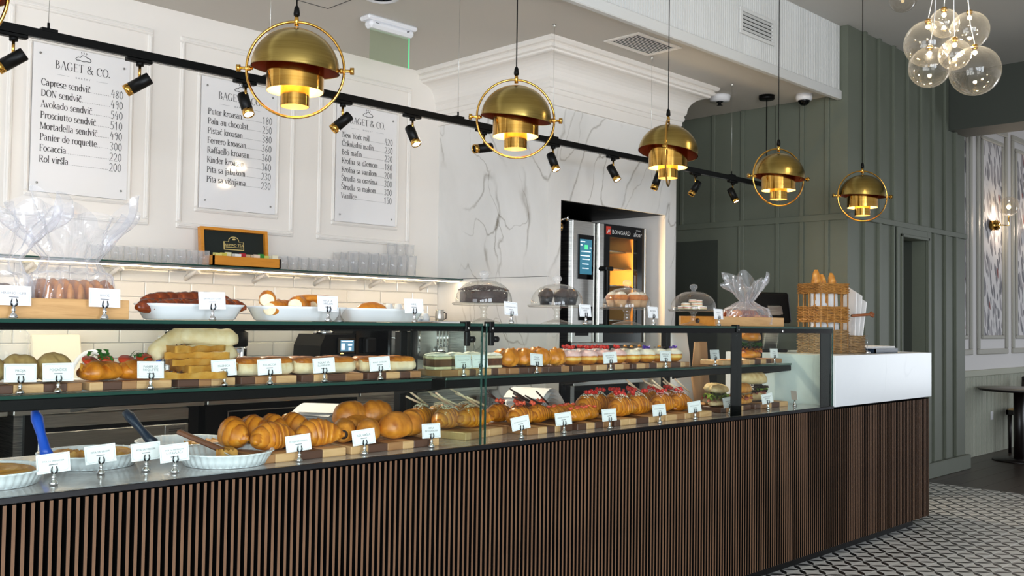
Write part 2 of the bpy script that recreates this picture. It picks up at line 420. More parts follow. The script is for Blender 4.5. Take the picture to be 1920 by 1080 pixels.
# flat lettering: FONT curves turned into one mesh per text block (built in XZ, facing -Y)
def text_mesh(name, items, mat_, space=1.0):
    mb = MB()
    for (txt, x, z, size, al) in items:
        c = bpy.data.curves.new('lettering', 'FONT'); c.body = txt; c.size = size; c.align_x = al; c.resolution_u = 2; c.space_character = space
        o = bpy.data.objects.new('lettering', c)
        me = bpy.data.meshes.new_from_object(o)
        mb.add([(x + v.co.x, 0, z + v.co.y) for v in me.vertices], [tuple(p.vertices) for p in me.polygons])
        bpy.data.objects.remove(o); bpy.data.curves.remove(c); bpy.data.meshes.remove(me)
    return mb
HAND = {'0': [[(.5, 1), (.12, .72), (.12, .28), (.5, 0), (.88, .28), (.88, .72), (.5, 1)]], '1': [[(.15, .75), (.5, 1), (.5, 0)]],
        '2': [[(.1, .8), (.4, 1), (.8, .8), (.7, .45), (.05, 0), (.95, .02)]], '3': [[(.1, .92), (.55, 1), (.85, .75), (.4, .52), (.88, .28), (.5, 0), (.08, .12)]],
        '4': [[(.45, 1), (.08, .4), (.9, .45)], [(.75, .75), (.62, 0)]], '5': [[(.85, 1), (.25, .98), (.18, .58), (.7, .6), (.85, .25), (.5, 0), (.1, .1)]],
        '6': [[(.75, 1), (.25, .6), (.12, .25), (.5, 0), (.85, .25), (.5, .5), (.15, .3)]], '8': [[(.5, .52), (.15, .78), (.5, 1), (.85, .78), (.5, .52), (.1, .22), (.5, 0), (.9, .22), (.5, .52)]],
        '9': [[(.85, .75), (.5, .5), (.15, .75), (.5, 1), (.85, .78), (.8, .3), (.6, 0)]]}
def hand_digits(mb, s, x, z, h):
    wd = h * .46
    for ch in s:
        for st in HAND[ch]:
            mb.tube([(x + a * wd, 0, z + b * h) for a, b in st], h * .035, 4, cap=True)
        x += wd * 1.12
# thick-and-thin serif letters drawn as broad-nib strokes (L line, A arc, S serif, D dot)
_st = [('L', .12, .72, .12, 0), ('S', .12, .012, .2), ('S', .09, .71, .12)]
_ca = lambda x, y: [('L', x - .09, y + .1, x, y), ('L', x, y, x + .09, y + .1)]
_O = lambda cx, cy_, rx, ry: [('A', cx, cy_, rx, ry, 0, 360)]
GL = {'a': (.47, [('A', .19, .13, .14, .13, 20, 330), ('L', .34, .33, .34, .05), ('A', .21, .33, .13, .13, 0, 155), ('S', .39, .012, .11)]),
 'b': (.49, [('L', .11, .72, .11, 0), ('S', .08, .71, .12)] + _O(.27, .23, .17, .23)), 'c': (.43, [('A', .25, .23, .19, .23, 45, 315)]),
 'd': (.50, [('L', .38, .72, .38, 0), ('S', .35, .71, .12), ('S', .42, .012, .12)] + _O(.22, .23, .17, .23)), 'e': (.45, [('A', .24, .23, .19, .23, 2, 315), ('L', .06, .245, .42, .245)]),
 'f': (.33, [('L', .15, .58, .15, 0), ('A', .27, .58, .12, .14, 45, 180), ('L', .04, .44, .29, .44), ('S', .15, .012, .22)]),
 'g': (.48, _O(.22, .28, .16, .18) + _O(.23, -.08, .18, .12) + [('L', .14, .1, .13, .03), ('L', .36, .42, .46, .45)]), 'h': (.52, [('L', .12, .72, .12, 0), ('L', .38, .32, .38, 0), ('A', .25, .3, .13, .16, 0, 180), ('S', .12, .012, .2), ('S', .39, .012, .2), ('S', .09, .71, .12)]), 'i': (.25, [('L', .12, .45, .12, 0), ('S', .12, .012, .2), ('S', .09, .45, .12), ('D', .12, .63)]),
 'j': (.25, [('L', .14, .45, .14, -.1), ('A', .04, -.1, .10, .11, 270, 360), ('D', .14, .63), ('S', .11, .45, .12)]), 'k': (.50, _st + [('L', .14, .18, .36, .44), ('L', .2, .25, .42, 0), ('S', .36, .45, .16), ('S', .43, .012, .16)]), 'l': (.25, _st),
 'm': (.74, [('L', .12, .45, .12, 0), ('L', .36, .32, .36, 0), ('L', .6, .32, .6, 0), ('A', .24, .3, .12, .16, 0, 180), ('A', .48, .3, .12, .16, 0, 180), ('S', .12, .012, .18), ('S', .36, .012, .18), ('S', .61, .012, .18), ('S', .09, .45, .12)]),
 'n': (.52, [('L', .12, .45, .12, 0), ('L', .38, .32, .38, 0), ('A', .25, .3, .13, .16, 0, 180), ('S', .12, .012, .2), ('S', .39, .012, .2), ('S', .09, .45, .12)]), 'o': (.48, _O(.24, .23, .19, .23)),
 'p': (.50, [('L', .12, .45, .12, -.22), ('S', .12, -.21, .2), ('S', .09, .45, .12)] + _O(.28, .23, .17, .23)), 'q': (.50, [('L', .39, .45, .39, -.22), ('S', .39, -.21, .2)] + _O(.23, .23, .17, .23)),
 'r': (.37, [('L', .12, .45, .12, 0), ('A', .26, .27, .14, .18, 55, 180), ('S', .12, .012, .2), ('S', .09, .45, .12), ('D', .33, .40)]), 's': (.38, [('A', .19, .34, .12, .12, 25, 260), ('A', .19, .115, .13, .115, -160, 80)]),
 't': (.32, [('L', .14, .6, .14, .08), ('A', .22, .09, .08, .085, 180, 330), ('L', .03, .44, .3, .44)]), 'u': (.52, [('L', .12, .45, .12, .15), ('A', .25, .15, .13, .15, 180, 360), ('L', .38, .45, .38, 0), ('S', .43, .012, .11), ('S', .09, .45, .12), ('S', .35, .45, .12)]),
 'v': (.45, [('L', .06, .45, .23, 0), ('T', .23, 0, .4, .45), ('S', .06, .45, .17), ('S', .40, .45, .15)]), 'w': (.68, [('L', .05, .45, .2, 0), ('T', .2, 0, .34, .45), ('L', .34, .45, .48, 0), ('T', .48, 0, .62, .45), ('S', .06, .45, .15), ('S', .61, .45, .13)]),
 'y': (.45, [('L', .06, .45, .23, .02), ('T', .4, .45, .15, -.2), ('S', .06, .45, .17), ('S', .40, .45, .15), ('D', .13, -.18)]), 'z': (.42, [('L', .06, .44, .36, .44), ('L', .36, .44, .06, .012), ('L', .06, .012, .38, .012)]),
 'A': (.64, [('T', .07, 0, .32, .7), ('L', .32, .7, .57, 0), ('L', .16, .24, .48, .24), ('S', .07, .012, .18), ('S', .57, .012, .2)]), 'B': (.58, [('L', .14, .68, .14, 0), ('A', .22, .52, .19, .155, -90, 90), ('A', .22, .185, .25, .18, -90, 90), ('L', .05, .672, .22, .672), ('L', .14, .365, .22, .365), ('L', .05, .008, .22, .008)]),
 'C': (.62, [('A', .34, .34, .28, .34, 45, 315), ('L', .54, .62, .54, .48)]), 'D': (.68, [('L', .14, .68, .14, 0), ('A', .24, .34, .36, .33, -90, 90), ('L', .05, .672, .24, .672), ('L', .05, .008, .24, .008)]), 'E': (.56, [('L', .14, .68, .14, 0), ('L', .05, .67, .5, .67), ('L', .14, .36, .4, .36), ('L', .05, .01, .52, .01), ('S', .49, .62, .03), ('S', .51, .06, .03)]),
 'F': (.53, [('L', .14, .68, .14, 0), ('L', .05, .67, .5, .67), ('L', .14, .36, .4, .36), ('S', .14, .012, .22), ('S', .49, .62, .03)]), 'G': (.68, [('A', .34, .34, .28, .34, 45, 315), ('L', .56, .3, .56, .05), ('L', .44, .3, .66, .3)]), 'K': (.62, [('L', .14, .68, .14, 0), ('T', .16, .28, .5, .67), ('L', .26, .38, .56, 0), ('S', .14, .012, .22), ('S', .14, .67, .22), ('S', .5, .67, .18), ('S', .57, .012, .18)]),
 'M': (.80, [('T', .1, 0, .12, .68), ('L', .12, .68, .4, .05), ('T', .4, .05, .67, .68), ('L', .68, .68, .68, 0), ('S', .1, .012, .18), ('S', .69, .012, .2)]), 'N': (.68, [('T', .12, 0, .12, .68), ('L', .12, .68, .55, 0), ('T', .55, 0, .55, .68), ('S', .12, .012, .18), ('S', .1, .67, .16), ('S', .56, .67, .18)]), 'O': (.68, _O(.34, .34, .29, .34)),
 'P': (.56, [('L', .14, .68, .14, 0), ('A', .24, .5, .24, .172, -90, 90), ('L', .05, .672, .24, .672), ('L', .14, .328, .24, .328), ('S', .14, .012, .22)]), 'R': (.62, [('L', .14, .68, .14, 0), ('A', .24, .51, .22, .165, -90, 90), ('L', .05, .672, .24, .672), ('L', .14, .345, .24, .345), ('L', .28, .345, .54, 0), ('S', .14, .012, .22), ('S', .56, .012, .14)]),
 'S': (.50, [('A', .25, .51, .17, .17, 25, 260), ('A', .25, .17, .19, .17, -160, 80)]), 'T': (.60, [('L', .3, .68, .3, 0), ('L', .04, .67, .56, .67), ('S', .3, .012, .22), ('S', .05, .61, .03), ('S', .55, .61, .03)]), 'V': (.62, [('L', .06, .68, .31, 0), ('T', .31, 0, .55, .68), ('S', .06, .67, .2), ('S', .55, .67, .16)]), 'Y': (.60, [('L', .05, .68, .3, .32), ('T', .54, .68, .3, .32), ('L', .3, .32, .3, 0), ('S', .3, .012, .22), ('S', .05, .67, .18), ('S', .54, .67, .16)]),
 'X': (.6, []), '&': (.72, _O(.27, .54, .13, .14) + [('L', .17, .47, .62, 0), ('A', .27, .19, .21, .19, 100, 360), ('L', .48, .19, .58, .36), ('S', .62, .012, .14)]), '.': (.24, [('D', .1, .05)]), ' ': (.30, [])}
for k_, b_, x_ in (('č', 'c', .25), ('š', 's', .19), ('ž', 'z', .21)): GL[k_] = (GL[b_][0], GL[b_][1] + _ca(x_, .55))
GL['ć'] = (.43, GL['c'][1] + [('L', .22, .55, .33, .68)])
for k_, b_, x_ in (('Č', 'C', .34), ('Š', 'S', .25)): GL[k_] = (GL[b_][0], GL[b_][1] + _ca(x_, .76))
def serif_mesh(txt, x, z, size, hx=.75, thick=.088, thin=.036, align='LEFT', space=0.0):
    mb = MB(); wd = sum(GL[c][0] + space for c in txt) * size * hx
    if align == 'CENTER': x -= wd / 2
    def ribbon(pts, fixed=None):
        n = len(pts); vs = []
        for i, p in enumerate(pts):
            a = pts[max(i - 1, 0)]; b = pts[min(i + 1, n - 1)]; d = Vector((b[0] - a[0], b[1] - a[1])); d.normalize()
            h = (fixed if fixed else thin + (thick - thin) * abs(d.y) ** 1.3) * size / 2
            vs += [(p[0] - d.y * h, 0, p[1] + d.x * h), (p[0] + d.y * h, 0, p[1] - d.x * h)]
        mb.add(vs, [(2 * i, 2 * i + 1, 2 * i + 3, 2 * i + 2) for i in range(n - 1)])
    for c in txt:
        adv, st = GL[c]; P = lambda u, v: (x + u * size * hx, z + v * size)
        for s_ in st:
            if s_[0] == 'L': ribbon([P(s_[1], s_[2]), P(s_[3], s_[4])])
            elif s_[0] == 'T': ribbon([P(s_[1], s_[2]), P(s_[3], s_[4])], thin)
            elif s_[0] == 'S': ribbon([P(s_[1] - s_[3] / 2, s_[2]), P(s_[1] + s_[3] / 2, s_[2])], thin * 1.15 if s_[3] > .05 else .12)
            elif s_[0] == 'D':
                q = P(s_[1], s_[2]); r_ = .055 * size; mb.add([(q[0] + r_ * math.cos(k * PI / 4), 0, q[1] + r_ * math.sin(k * PI / 4)) for k in range(8)], [tuple(range(8))])
            else:
                n = max(6, int(abs(s_[6] - s_[5]) / 22)); ribbon([P(s_[1] + s_[3] * math.cos(math.radians(s_[5] + (s_[6] - s_[5]) * k / n)), s_[2] + s_[4] * math.sin(math.radians(s_[5] + (s_[6] - s_[5]) * k / n))) for k in range(n + 1)])
        x += (adv + space) * size * hx
    return mb, wd
# ================================================================ STRUCTURE
ZC, ZH = 3.18, 3.73            # low ceiling over the staff side, high ceiling over the room
YW = 2.83                      # menu wall
# ---- floor: cement tiles in view are objects of their own
floor = struct('floor', MB().box(-4, 8.55, -7, 4.2, -.05, -.004), M['grout'])
T = .15; tile_me = MB().box(.0005, T - .0005, .0005, T - .0005, -.004, .0, .001).mesh('floor_tile', M['floor_tile'])
cells = []
for i in range(29, 57):
    for j in range(-27, 6):
        x = i * T; y = j * T
        if x + T < 6.60 and y > .06: continue
        d = Vector((x + .07, y + .07 + 2.6758, -1.35)); dep = d.dot(Vector(cf))
        px = 960 + 1815 * d.dot(Vector(cr)) / max(dep, .1); py = 540 - 1815 * d.dot(Vector(cu)) / max(dep, .1)
        cells.append((0 if (-40 < px < 1960 and py < 1110 and dep > .5 and (px > 1740 or py > 985 + (1745 - px) * .32)) else 1, dep, x, y))
cells.sort()
rest = MB()
for k, (far, dep, x, y) in enumerate(cells):
    if far or k >= 299: rest.box(x + .0005, x + T - .0005, y + .0005, y + T - .0005, -.004, 0)
    else: obj('floor_tile', tile_me, None, floor, (x, y, 0))
o = obj('outer_floor_tiles', rest, M['floor_tile'], floor); o['kind'] = 'stuff'
# tiles in the unseen part of the room (one plain field)
wf = struct('floor_wood', MB().box(8.55, 14, -7, 1.08, -.05, -.004), M['slat_back'], 'dark oak plank floor of the next room')
k = 0
for i in range(14):
    y0 = .83 - i * .19 if i else .64
for j in range(16):
    y1 = 1.08 - j * .19; xx = 8.55 + rnd.random() * .6 - .6
    while xx < 13.6:
        L = 1.5 + rnd.random() * .7
        x0 = max(xx, 8.552); x1 = min(xx + L, 13.6)
        if x1 - x0 > .1:
            obj('floor_plank', MB().box(x0 + .001, x1 - .001, y1 - .189, y1 - .001, -.004, 0), M['wood_floor'] if rnd.random() < .5 else M['wood_floor2'], wf)
        xx += L
# ---- walls
wb = struct('wall_back', MB().box(-1.0, 4.71, YW + .012, YW + .2, 0, ZC), M['wall_white'])
obj('upper_wall', MB().box(-1.0, 4.71, YW, YW + .012, 1.645, ZC), M['wall_white'], wb)
obj('grout_bed', MB().box(-1.0, 4.71, YW - .001, YW + .012, 0, 1.645), M['grout'], wb)
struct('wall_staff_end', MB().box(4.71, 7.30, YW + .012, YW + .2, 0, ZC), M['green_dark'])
# subway tiles with bevelled faces
TW, TH = .285, .0885
tme = MB().box(0, TW - .003, -.009, .0, 0, TH - .003, .007).mesh('tile', M['ceramic_tile'])
for r_ in range(9):
    z = 1.636 - (r_ + 1) * TH
    x = .62 - (TW / 2 if r_ % 2 else 0)
    while x < 4.70:
        if x + TW <= 4.712: obj('tile', tme, None, wb, (x, YW - .001, z))
        else: obj('tile', MB().box(0, 4.708 - x, -.009, 0, 0, TH - .003, .007), M['ceramic_tile'], wb, (x, YW - .001, z))
        x += TW
# painted panel mouldings round each menu board: outer and inner frames
def frame(x0, x1, z0, z1, w_, d, y, nm):
    for (a, b, c, e) in ((x0, x1, z1 - w_, z1), (x0, x1, z0, z0 + w_), (x0, x0 + w_, z0 + w_, z1 - w_), (x1 - w_, x1, z0 + w_, z1 - w_)):
        m = MB(); m.box(a, b, y - d, y, c, e, .006); m.box(a + w_ * .3, b - w_ * .3, y - d - .006, y - d + .002, c + w_ * .3, e - w_ * .3, .004)
        obj(nm, m, M['wall_panel'], wb)
BX = ((1.818, 2.345), (2.79, 3.313), (3.778, 4.292)); PX = ((1.69, 2.482), (2.648, 3.456), (3.635, 4.43))
frame(.74, 1.53, 1.878, 3.03, .035, .014, YW, 'panel_moulding')
for (a, b), (c, e) in zip(PX, BX):
    frame(a, b, 1.878, 3.035, .035, .014, YW, 'panel_moulding')
    frame(c - .028, e + .028, 1.985, 2.85, .026, .013, YW, 'panel_moulding')
# ---- oven column: marble slabs round an opening, deep cornice
cx0, cx1, cyf = 4.71, 6.162, 1.71; ox0, ox1, oz = 4.839, 6.027, 2.172
col = struct('wall_oven_column', MB().box(cx0 + .02, cx1 - .02, 2.45, YW + .01, 0, ZC), M['slat_back'])
obj('marble_slab', MB().box(cx0, cx0 + .02, cyf, YW, 0, 1.648), M['marble'], col)
obj('marble_slab', MB().box(cx0, cx0 + .02, cyf, YW, 1.651, 3.0), M['marble'], col)
obj('marble_slab', MB().box(cx0 + .02, ox0, cyf, cyf + .02, 0, oz), M['marble'], col)
obj('marble_slab', MB().box(cx0 + .02, cx1 - .02, cyf, cyf + .02, oz, 3.0), M['marble'], col)
obj('marble_slab', MB().box(ox1, cx1 - .02, cyf, cyf + .02, 0, oz), M['marble'], col)
obj('marble_slab', MB().box(cx1 - .02, cx1, cyf, YW, 0, 3.0), M['marble'], col)
obj('niche_side', MB().box(ox0 - .02, ox0, cyf + .02, 2.45, 0, oz + .02), M['black'], col)
obj('niche_side', MB().box(ox1, ox1 + .02, cyf + .02, 2.45, 0, oz + .02), M['wall_white'], col)
obj('niche_top', MB().box(ox0, ox1, cyf + .02, 2.45, oz, oz + .02), M['black'], col)
def ring(prof, x0, x1, yf, yb):        # cornice profile (projection, z) run round left, front and right
    vs = []; n = len(prof); fs = []
    for (p, z) in prof: vs += [(x0 - p, yb, z), (x0 - p, yf - p, z), (x1 + p, yf - p, z), (x1 + p, yb, z)]
    for i in range(n - 1):
        for k in range(3): fs.append((i * 4 + k, i * 4 + k + 1, i * 4 + 4 + k + 1, i * 4 + 4 + k))
    return vs, fs
prof = [(.0, 2.80), (.022, 2.80), (.022, 2.872), (.030, 2.877), (.030, 2.905), (.038, 2.91), (.045, 2.93), (.04, 2.95), (.05, 2.962)]
for i in range(9):
    a = PI / 2 * i / 8; prof.append((.055 + .12 * (1 - math.cos(a)), 2.97 + .125 * math.sin(a)))
prof += [(.185, 3.10), (.185, 3.112), (.205, 3.118), (.215, 3.135), (.205, 3.148), (.225, 3.152), (.236, 3.165), (.236, 3.18)]
m = MB(); m.add(*ring(prof, cx0, cx1, cyf, YW), sm=False); obj('cornice', m, M['wall_panel'], col)
# ---- green staff-side wall (faces the counter) with battens
gx = 7.223
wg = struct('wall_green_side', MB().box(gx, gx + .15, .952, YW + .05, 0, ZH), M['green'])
tw = MB()
tw.box(gx, 8.189, .832, .952, 0, ZH); tw.box(8.729, 9.666, .832, .952, 0, ZH); tw.box(8.189, 8.729, .832, .952, 2.118, ZH)
wt = struct('wall_toilet_side', tw, M['green'])
for y in (2.75, 2.394, 2.066, 1.772, 1.438, 1.220, 1.002):
    obj('batten', MB().box(gx - .018, gx, y - .017, y + .017, 2.235, ZC, .002), M['green'], wg)
    if y not in (2.75, 2.394, 2.066): obj('batten', MB().box(gx - .018, gx, y - .017, y + .017, 0, 2.185, .002), M['green'], wg)
obj('batten', MB().box(gx - .018, gx, .834, YW, 2.185, 2.235, .002), M['green'], wg)
obj('batten', MB().box(gx - .018, gx, 1.79, 1.81, 0, 2.185, .002), M['green'], wg)
# flush staff door set into the green wall
d = struct('door_1', MB().box(gx - .008, gx, 2.02, 2.82, .01, 2.08), M['green_dark'])
obj('door_handle', MB().box(gx - .05, gx - .012, 2.74, 2.80, 1.02, 1.045, .004), M['black'], d)
BT = (7.497, 7.762, 8.039, 8.33, 8.613, 8.886, 9.158, 9.404)
for x in BT:
    obj('batten', MB().box(x - .02, x + .02, .806, .832, 2.24, ZH, .002), M['green'], wt)
    if not 8.1 < x < 8.85: obj('batten', MB().box(x - .02, x + .02, .806, .832, .14, 2.195, .002), M['green'], wt)
obj('batten', MB().box(gx, 9.666, .806, .832, 2.195, 2.24, .002), M['green'], wt)
obj('batten', MB().box(8.04, 8.06, .806, .832, .14, 2.195, .002), M['green'], wt)
struct('baseboard_toilet', MB().box(7.24, 9.70, .79, .832, 0, .135, .004).box(9.666, 9.70, .832, .952, 0, .135, .004), M['green'])
dr = struct('door_2', MB().box(8.189, 8.729, 1.06, 1.10, .005, 2.118), M['door_green'])
cs = MB(); cs.box(8.10, 8.189, .812, .832, 0, 2.20, .004); cs.box(8.729, 8.82, .812, .832, 0, 2.20, .004); cs.box(8.189, 8.729, .812, .832, 2.118, 2.20, .004)
cs.box(8.165, 8.192, .80, .815, 0, 2.14, .003); cs.box(8.726, 8.753, .80, .815, 0, 2.14, .003); cs.box(8.165, 8.753, .80, .815, 2.115, 2.14, .003)
obj('door_casing', cs, M['green'], dr)
obj('door_reveal', MB().box(8.17, 8.189, .952, 1.10, 0, 2.118).box(8.729, 8.75, .952, 1.10, 0, 2.118).box(8.17, 8.75, .952, 1.10, 2.118, 2.14), M['green_dark'], dr)
sg = thing('door_sign', 'small grey square plaque reading TOALET on the green door', 'sign', (8.48, 1.058, 1.775))
obj('plate', MB().box(-.062, .062, -.006, 0, -.046, .046, .001), mat('grey_plaque', '#7d8386', .45), sg)
obj('plate_border', MB().box(-.062, .062, -.0085, -.006, .042, .046).box(-.062, .062, -.0085, -.006, -.046, -.042).box(-.062, -.058, -.0085, -.006, -.042, .042).box(.058, .062, -.0085, -.006, -.042, .042), M['ink'], sg)
obj('lettering', text_mesh('t', [('TOALET', 0, -.008, .024, 'CENTER')], None), M['ink'], sg, (0, -.0075, 0))
sg.location = (8.31, 1.058, 1.775)
# beam over the passage into the next room
bm_ = struct('wall_beam', MB().box(9.27, 9.70, -6.5, .832, 3.19, ZH), M['green_dark'])
# ---- ceilings and the fluted bulkhead
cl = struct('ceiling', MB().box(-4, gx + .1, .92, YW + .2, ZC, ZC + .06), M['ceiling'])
hatch = MB()
for (a, b, c, e) in ((2.62, 3.22, 1.52, 1.524), (2.62, 3.22, 2.116, 2.12), (2.62, 2.624, 1.52, 2.12), (3.216, 3.22, 1.52, 2.12)): hatch.box(a, b, c, e, ZC - .002, ZC)
obj('access_hatch', hatch, M['grille_dark'], cl)
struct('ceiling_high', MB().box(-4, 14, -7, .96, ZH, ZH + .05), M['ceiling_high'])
bk = struct('wall_bulkhead', MB().box(-4, gx - .002, .905, .94, ZC - .03, ZH), M['bulk'])
fl = MB(); x = 3.0
while x < gx - .03:
    fl.add([(x, .906, 3.215), (x + .006, .893, 3.215), (x + .020, .893, 3.215), (x + .026, .906, 3.215), (x, .906, ZH), (x + .006, .893, ZH), (x + .020, .893, ZH), (x + .026, .906, ZH)],
           [(0, 1, 5, 4), (1, 2, 6, 5), (2, 3, 7, 6), (0, 3, 2, 1)]); x += .026
o = obj('fluting', fl, M['bulk'], bk); o['kind'] = 'stuff'
obj('bottom_rail', MB().box(-4, gx - .002, .88, .925, ZC - .04, 3.212, .006), M['bulk'], bk)
# ---- next room: wainscot, mouldings, wallpaper panels, chair rail
wr = struct('wall_next_room', MB().box(9.66, 14, 1.09, 1.2, 0, ZH), M['room_wall'])
fw = MB(); x = 9.70
while x < 13.6: fw.box(x, x + .026, 1.070, 1.09, 0, .84, .004); x += .040
o = obj('fluted_wainscot', fw, M['wains'], wr); o['kind'] = 'stuff'
obj('wainscot_shade_back', MB().box(9.69, 13.7, 1.0885, 1.0905, 0, .84), M['green_dark'], wr)  # dark sheet whose colour stands for shade in the grooves
obj('chair_rail', MB().box(9.69, 14, 1.05, 1.09, .835, .90, .006), M['wains'], wr)
for i in range(4):
    x0 = 9.63 + i * 1.073
    for (a, b, c, e, w_) in ((x0, x0 + .92, 1.06, 3.55, .06), (x0 + .125, x0 + .80, 1.225, 3.41, .04)):
        a = max(a, 9.69)
        for q in ((a, b, e - w_, e), (a, b, c, c + w_), (a, a + w_, c + w_, e - w_), (b - w_, b, c + w_, e - w_)):
            obj('wall_moulding', MB().box(q[0], q[1], 1.066, 1.09, q[2], q[3], .008), M['room_mould'], wr)
    obj('wallpaper_panel', MB().box(x0 + .165, x0 + .76, 1.084, 1.09, 1.265, 3.37), M['wallpaper'], wr)
# ================================================================ COUNTER AND DISPLAY CASES
DZ, MZ, TZ = .88, 1.12, 1.338          # deck, middle shelf, top glass
XA, XB, XC, XE = -.15, 2.53, 4.31, 5.33
ct = thing('serving_counter', 'long bakery counter faced with vertical walnut slats, glass cases on top', 'counter', (0, 0, 0))
obj('carcass', MB().box(XA, 6.73, .03, .74, .09, .866), M['slat_back'], ct)
obj('kick_plinth', MB().box(XA, 6.62, .07, .70, 0, .09), M['black'], ct)
def slat_mesh(ax):
    mb = MB().box(-.0058, .0058, -.002, .03, .065, .860, .0012) if ax == 'y' else MB().box(-.03, .002, -.0058, .0058, .065, .860, .0012)
    me = mb.mesh('slat', M['slat']); me.materials.append(M['slat_back'])       # veneered face, black core
    for p in me.polygons: p.material_index = 0 if (p.normal.y < -.9 if ax == 'y' else p.normal.x > .9) else 1
    return me
sme = slat_mesh('y')
for i in range(299): obj('slat', sme, None, ct, (XA + .012 + i * .02297, 0, 0))
sme2 = slat_mesh('x')
for i in range(31): obj('end_slat', sme2, None, ct, (6.745, .03 + i * .02297, 0))
obj('deck', MB().box(XA, XE, .012, .74, .866, DZ, .002), M['deck'], ct)
obj('edge_trim', MB().box(XA, XE, -.006, .012, .862, DZ, .002), M['deck_trim'], ct)
mc = thing('marble_counter', 'pale marble block worktop at the far end of the slatted counter', 'counter', (0, 0, 0))
obj('marble_front', MB().box(5.352, 6.752, -.004, .016, .872, 1.172, .001), M['marble_block'], mc)
obj('marble_end', MB().box(6.732, 6.752, .016, .74, .872, 1.172, .001), M['marble_block'], mc)
obj('marble_side', MB().box(5.352, 5.372, .016, .74, .872, 1.172, .001), M['marble_block'], mc)
obj('marble_top', MB().box(5.372, 6.732, .016, .74, 1.152, 1.1715, .001), M['marble_block'], mc)

def case(name, label, x0, x1, lip, splits, posts):
    t = thing(name, label, 'display case', (0, 0, 0))
    YB = .46
    g = obj('top_glass', MB().box(x0, x1, .006, YB, TZ - .010, TZ, .001), M['pane'], t)
    obj('glass_edge', MB().box(x0, x1, .0, .006, TZ - .011, TZ, .001), M['pane_edge'], t)
    obj('top_rail', MB().box(x0, x1, .002, .022, TZ - .011 - lip, TZ - .011), M['black_gloss'], t)
    obj('rear_rail', MB().box(x0, x1, YB - .03, YB, TZ - .036, TZ - .011), M['black'], t)
    xs = [x0] + splits + [x1]
    for a, b in zip(xs[:-1], xs[1:]):
        obj('front_glass', MB().box(a + .002, b - .002, .004, .010, DZ + .0005, TZ - .012), M['pane'], t)
    for x in (x0, x1):
        obj('side_glass', MB().box(x - (.006 if x == x1 else 0), x + (0 if x == x1 else .006), .012, YB, DZ + .0005, TZ - .012), M['pane'], t)
        obj('side_glass_edge', MB().box(x - (.007 if x == x1 else -.001), x + (-.001 if x == x1 else .007), .0, .006, DZ + .0005, TZ - .012), M['pane_edge'], t)
    for x in posts: obj('rear_post', MB().box(x - .019, x + .019, YB - .01, YB + .03, DZ + .0005, TZ - .036, .003), M['black'], t)
    s0, s1 = x0 + .012, x1 - .045
    obj('middle_shelf', MB().box(s0, s1, .246, YB - .012, MZ - .010, MZ, .001), M['pane'], t)
    obj('shelf_edge', MB().box(s0, s1, .240, .246, MZ - .011, MZ, .001), M['pane_edge'], t)
    obj('shelf_rail', MB().box(s0, s1, .243, .275, MZ - .045, MZ - .011, .003), M['black'], t)
    obj('shelf_back_rail', MB().box(s0, s1, YB - .035, YB - .012, MZ - .04, MZ - .011), M['black'], t)
    n = max(2, int((s1 - s0) / .9) + 1)
    for i in range(n):
        x = s0 + .01 + (s1 - s0 - .03) * i / (n - 1)
        m = MB(); m.add([(x, .25, MZ - .045), (x, YB - .012, MZ - .075), (x, YB - .012, MZ - .011), (x, .25, MZ - .011), (x + .012, .25, MZ - .045), (x + .012, YB - .012, MZ - .075), (x + .012, YB - .012, MZ - .011), (x + .012, .25, MZ - .011)],
                        [(0, 1, 2, 3), (7, 6, 5, 4), (0, 4, 5, 1), (1, 5, 6, 2), (2, 6, 7, 3), (3, 7, 4, 0)]); obj('shelf_bracket', m, M['black'], t)
    return t
cA = case('display_case', 'left glass display case with slim black top rail above pies and croissants', XA + .02, 2.522, .012, [], (-.10, 2.502))
cB = case('display_case', 'right glass display case with wide black top rail and black mullions', 2.537, XE, .024, [XC], (2.557, 4.335, 5.29))
for x0, x1 in ((4.262, 4.358), (5.20, 5.328)):
    obj('front_mullion', MB().box(x0, x1, .0105, .016, DZ + .0005, TZ - .035), M['black_gloss'], cB)
for x, par in ((2.44, cA), (2.565, cB), (4.30, cB)):
    c = obj('glass_clamp', MB().box(x - .012, x + .012, -.006, .03, TZ - .03, TZ + .008, .002), M['black_plastic'], par)
    obj('clamp_screw', MB().cyl((x, -.006, TZ - .018), (x, -.010, TZ - .018), .004), M['chrome'], c)
    if x < 4: 
        obj('clamp_body', MB().box(x + .008, x + .030, .012, .03, TZ - .085, TZ - .03, .003), M['black_plastic'], c)
        obj('clamp_knob', MB().cyl((x + .030, .02, TZ - .06), (x + .052, .02, TZ - .06), .012), M['black_plastic'], c)
for x in (4.75,): obj('lock', MB().cyl((x, .002, TZ - .024), (x, -.004, TZ - .024), .008), M['chrome'], cB)

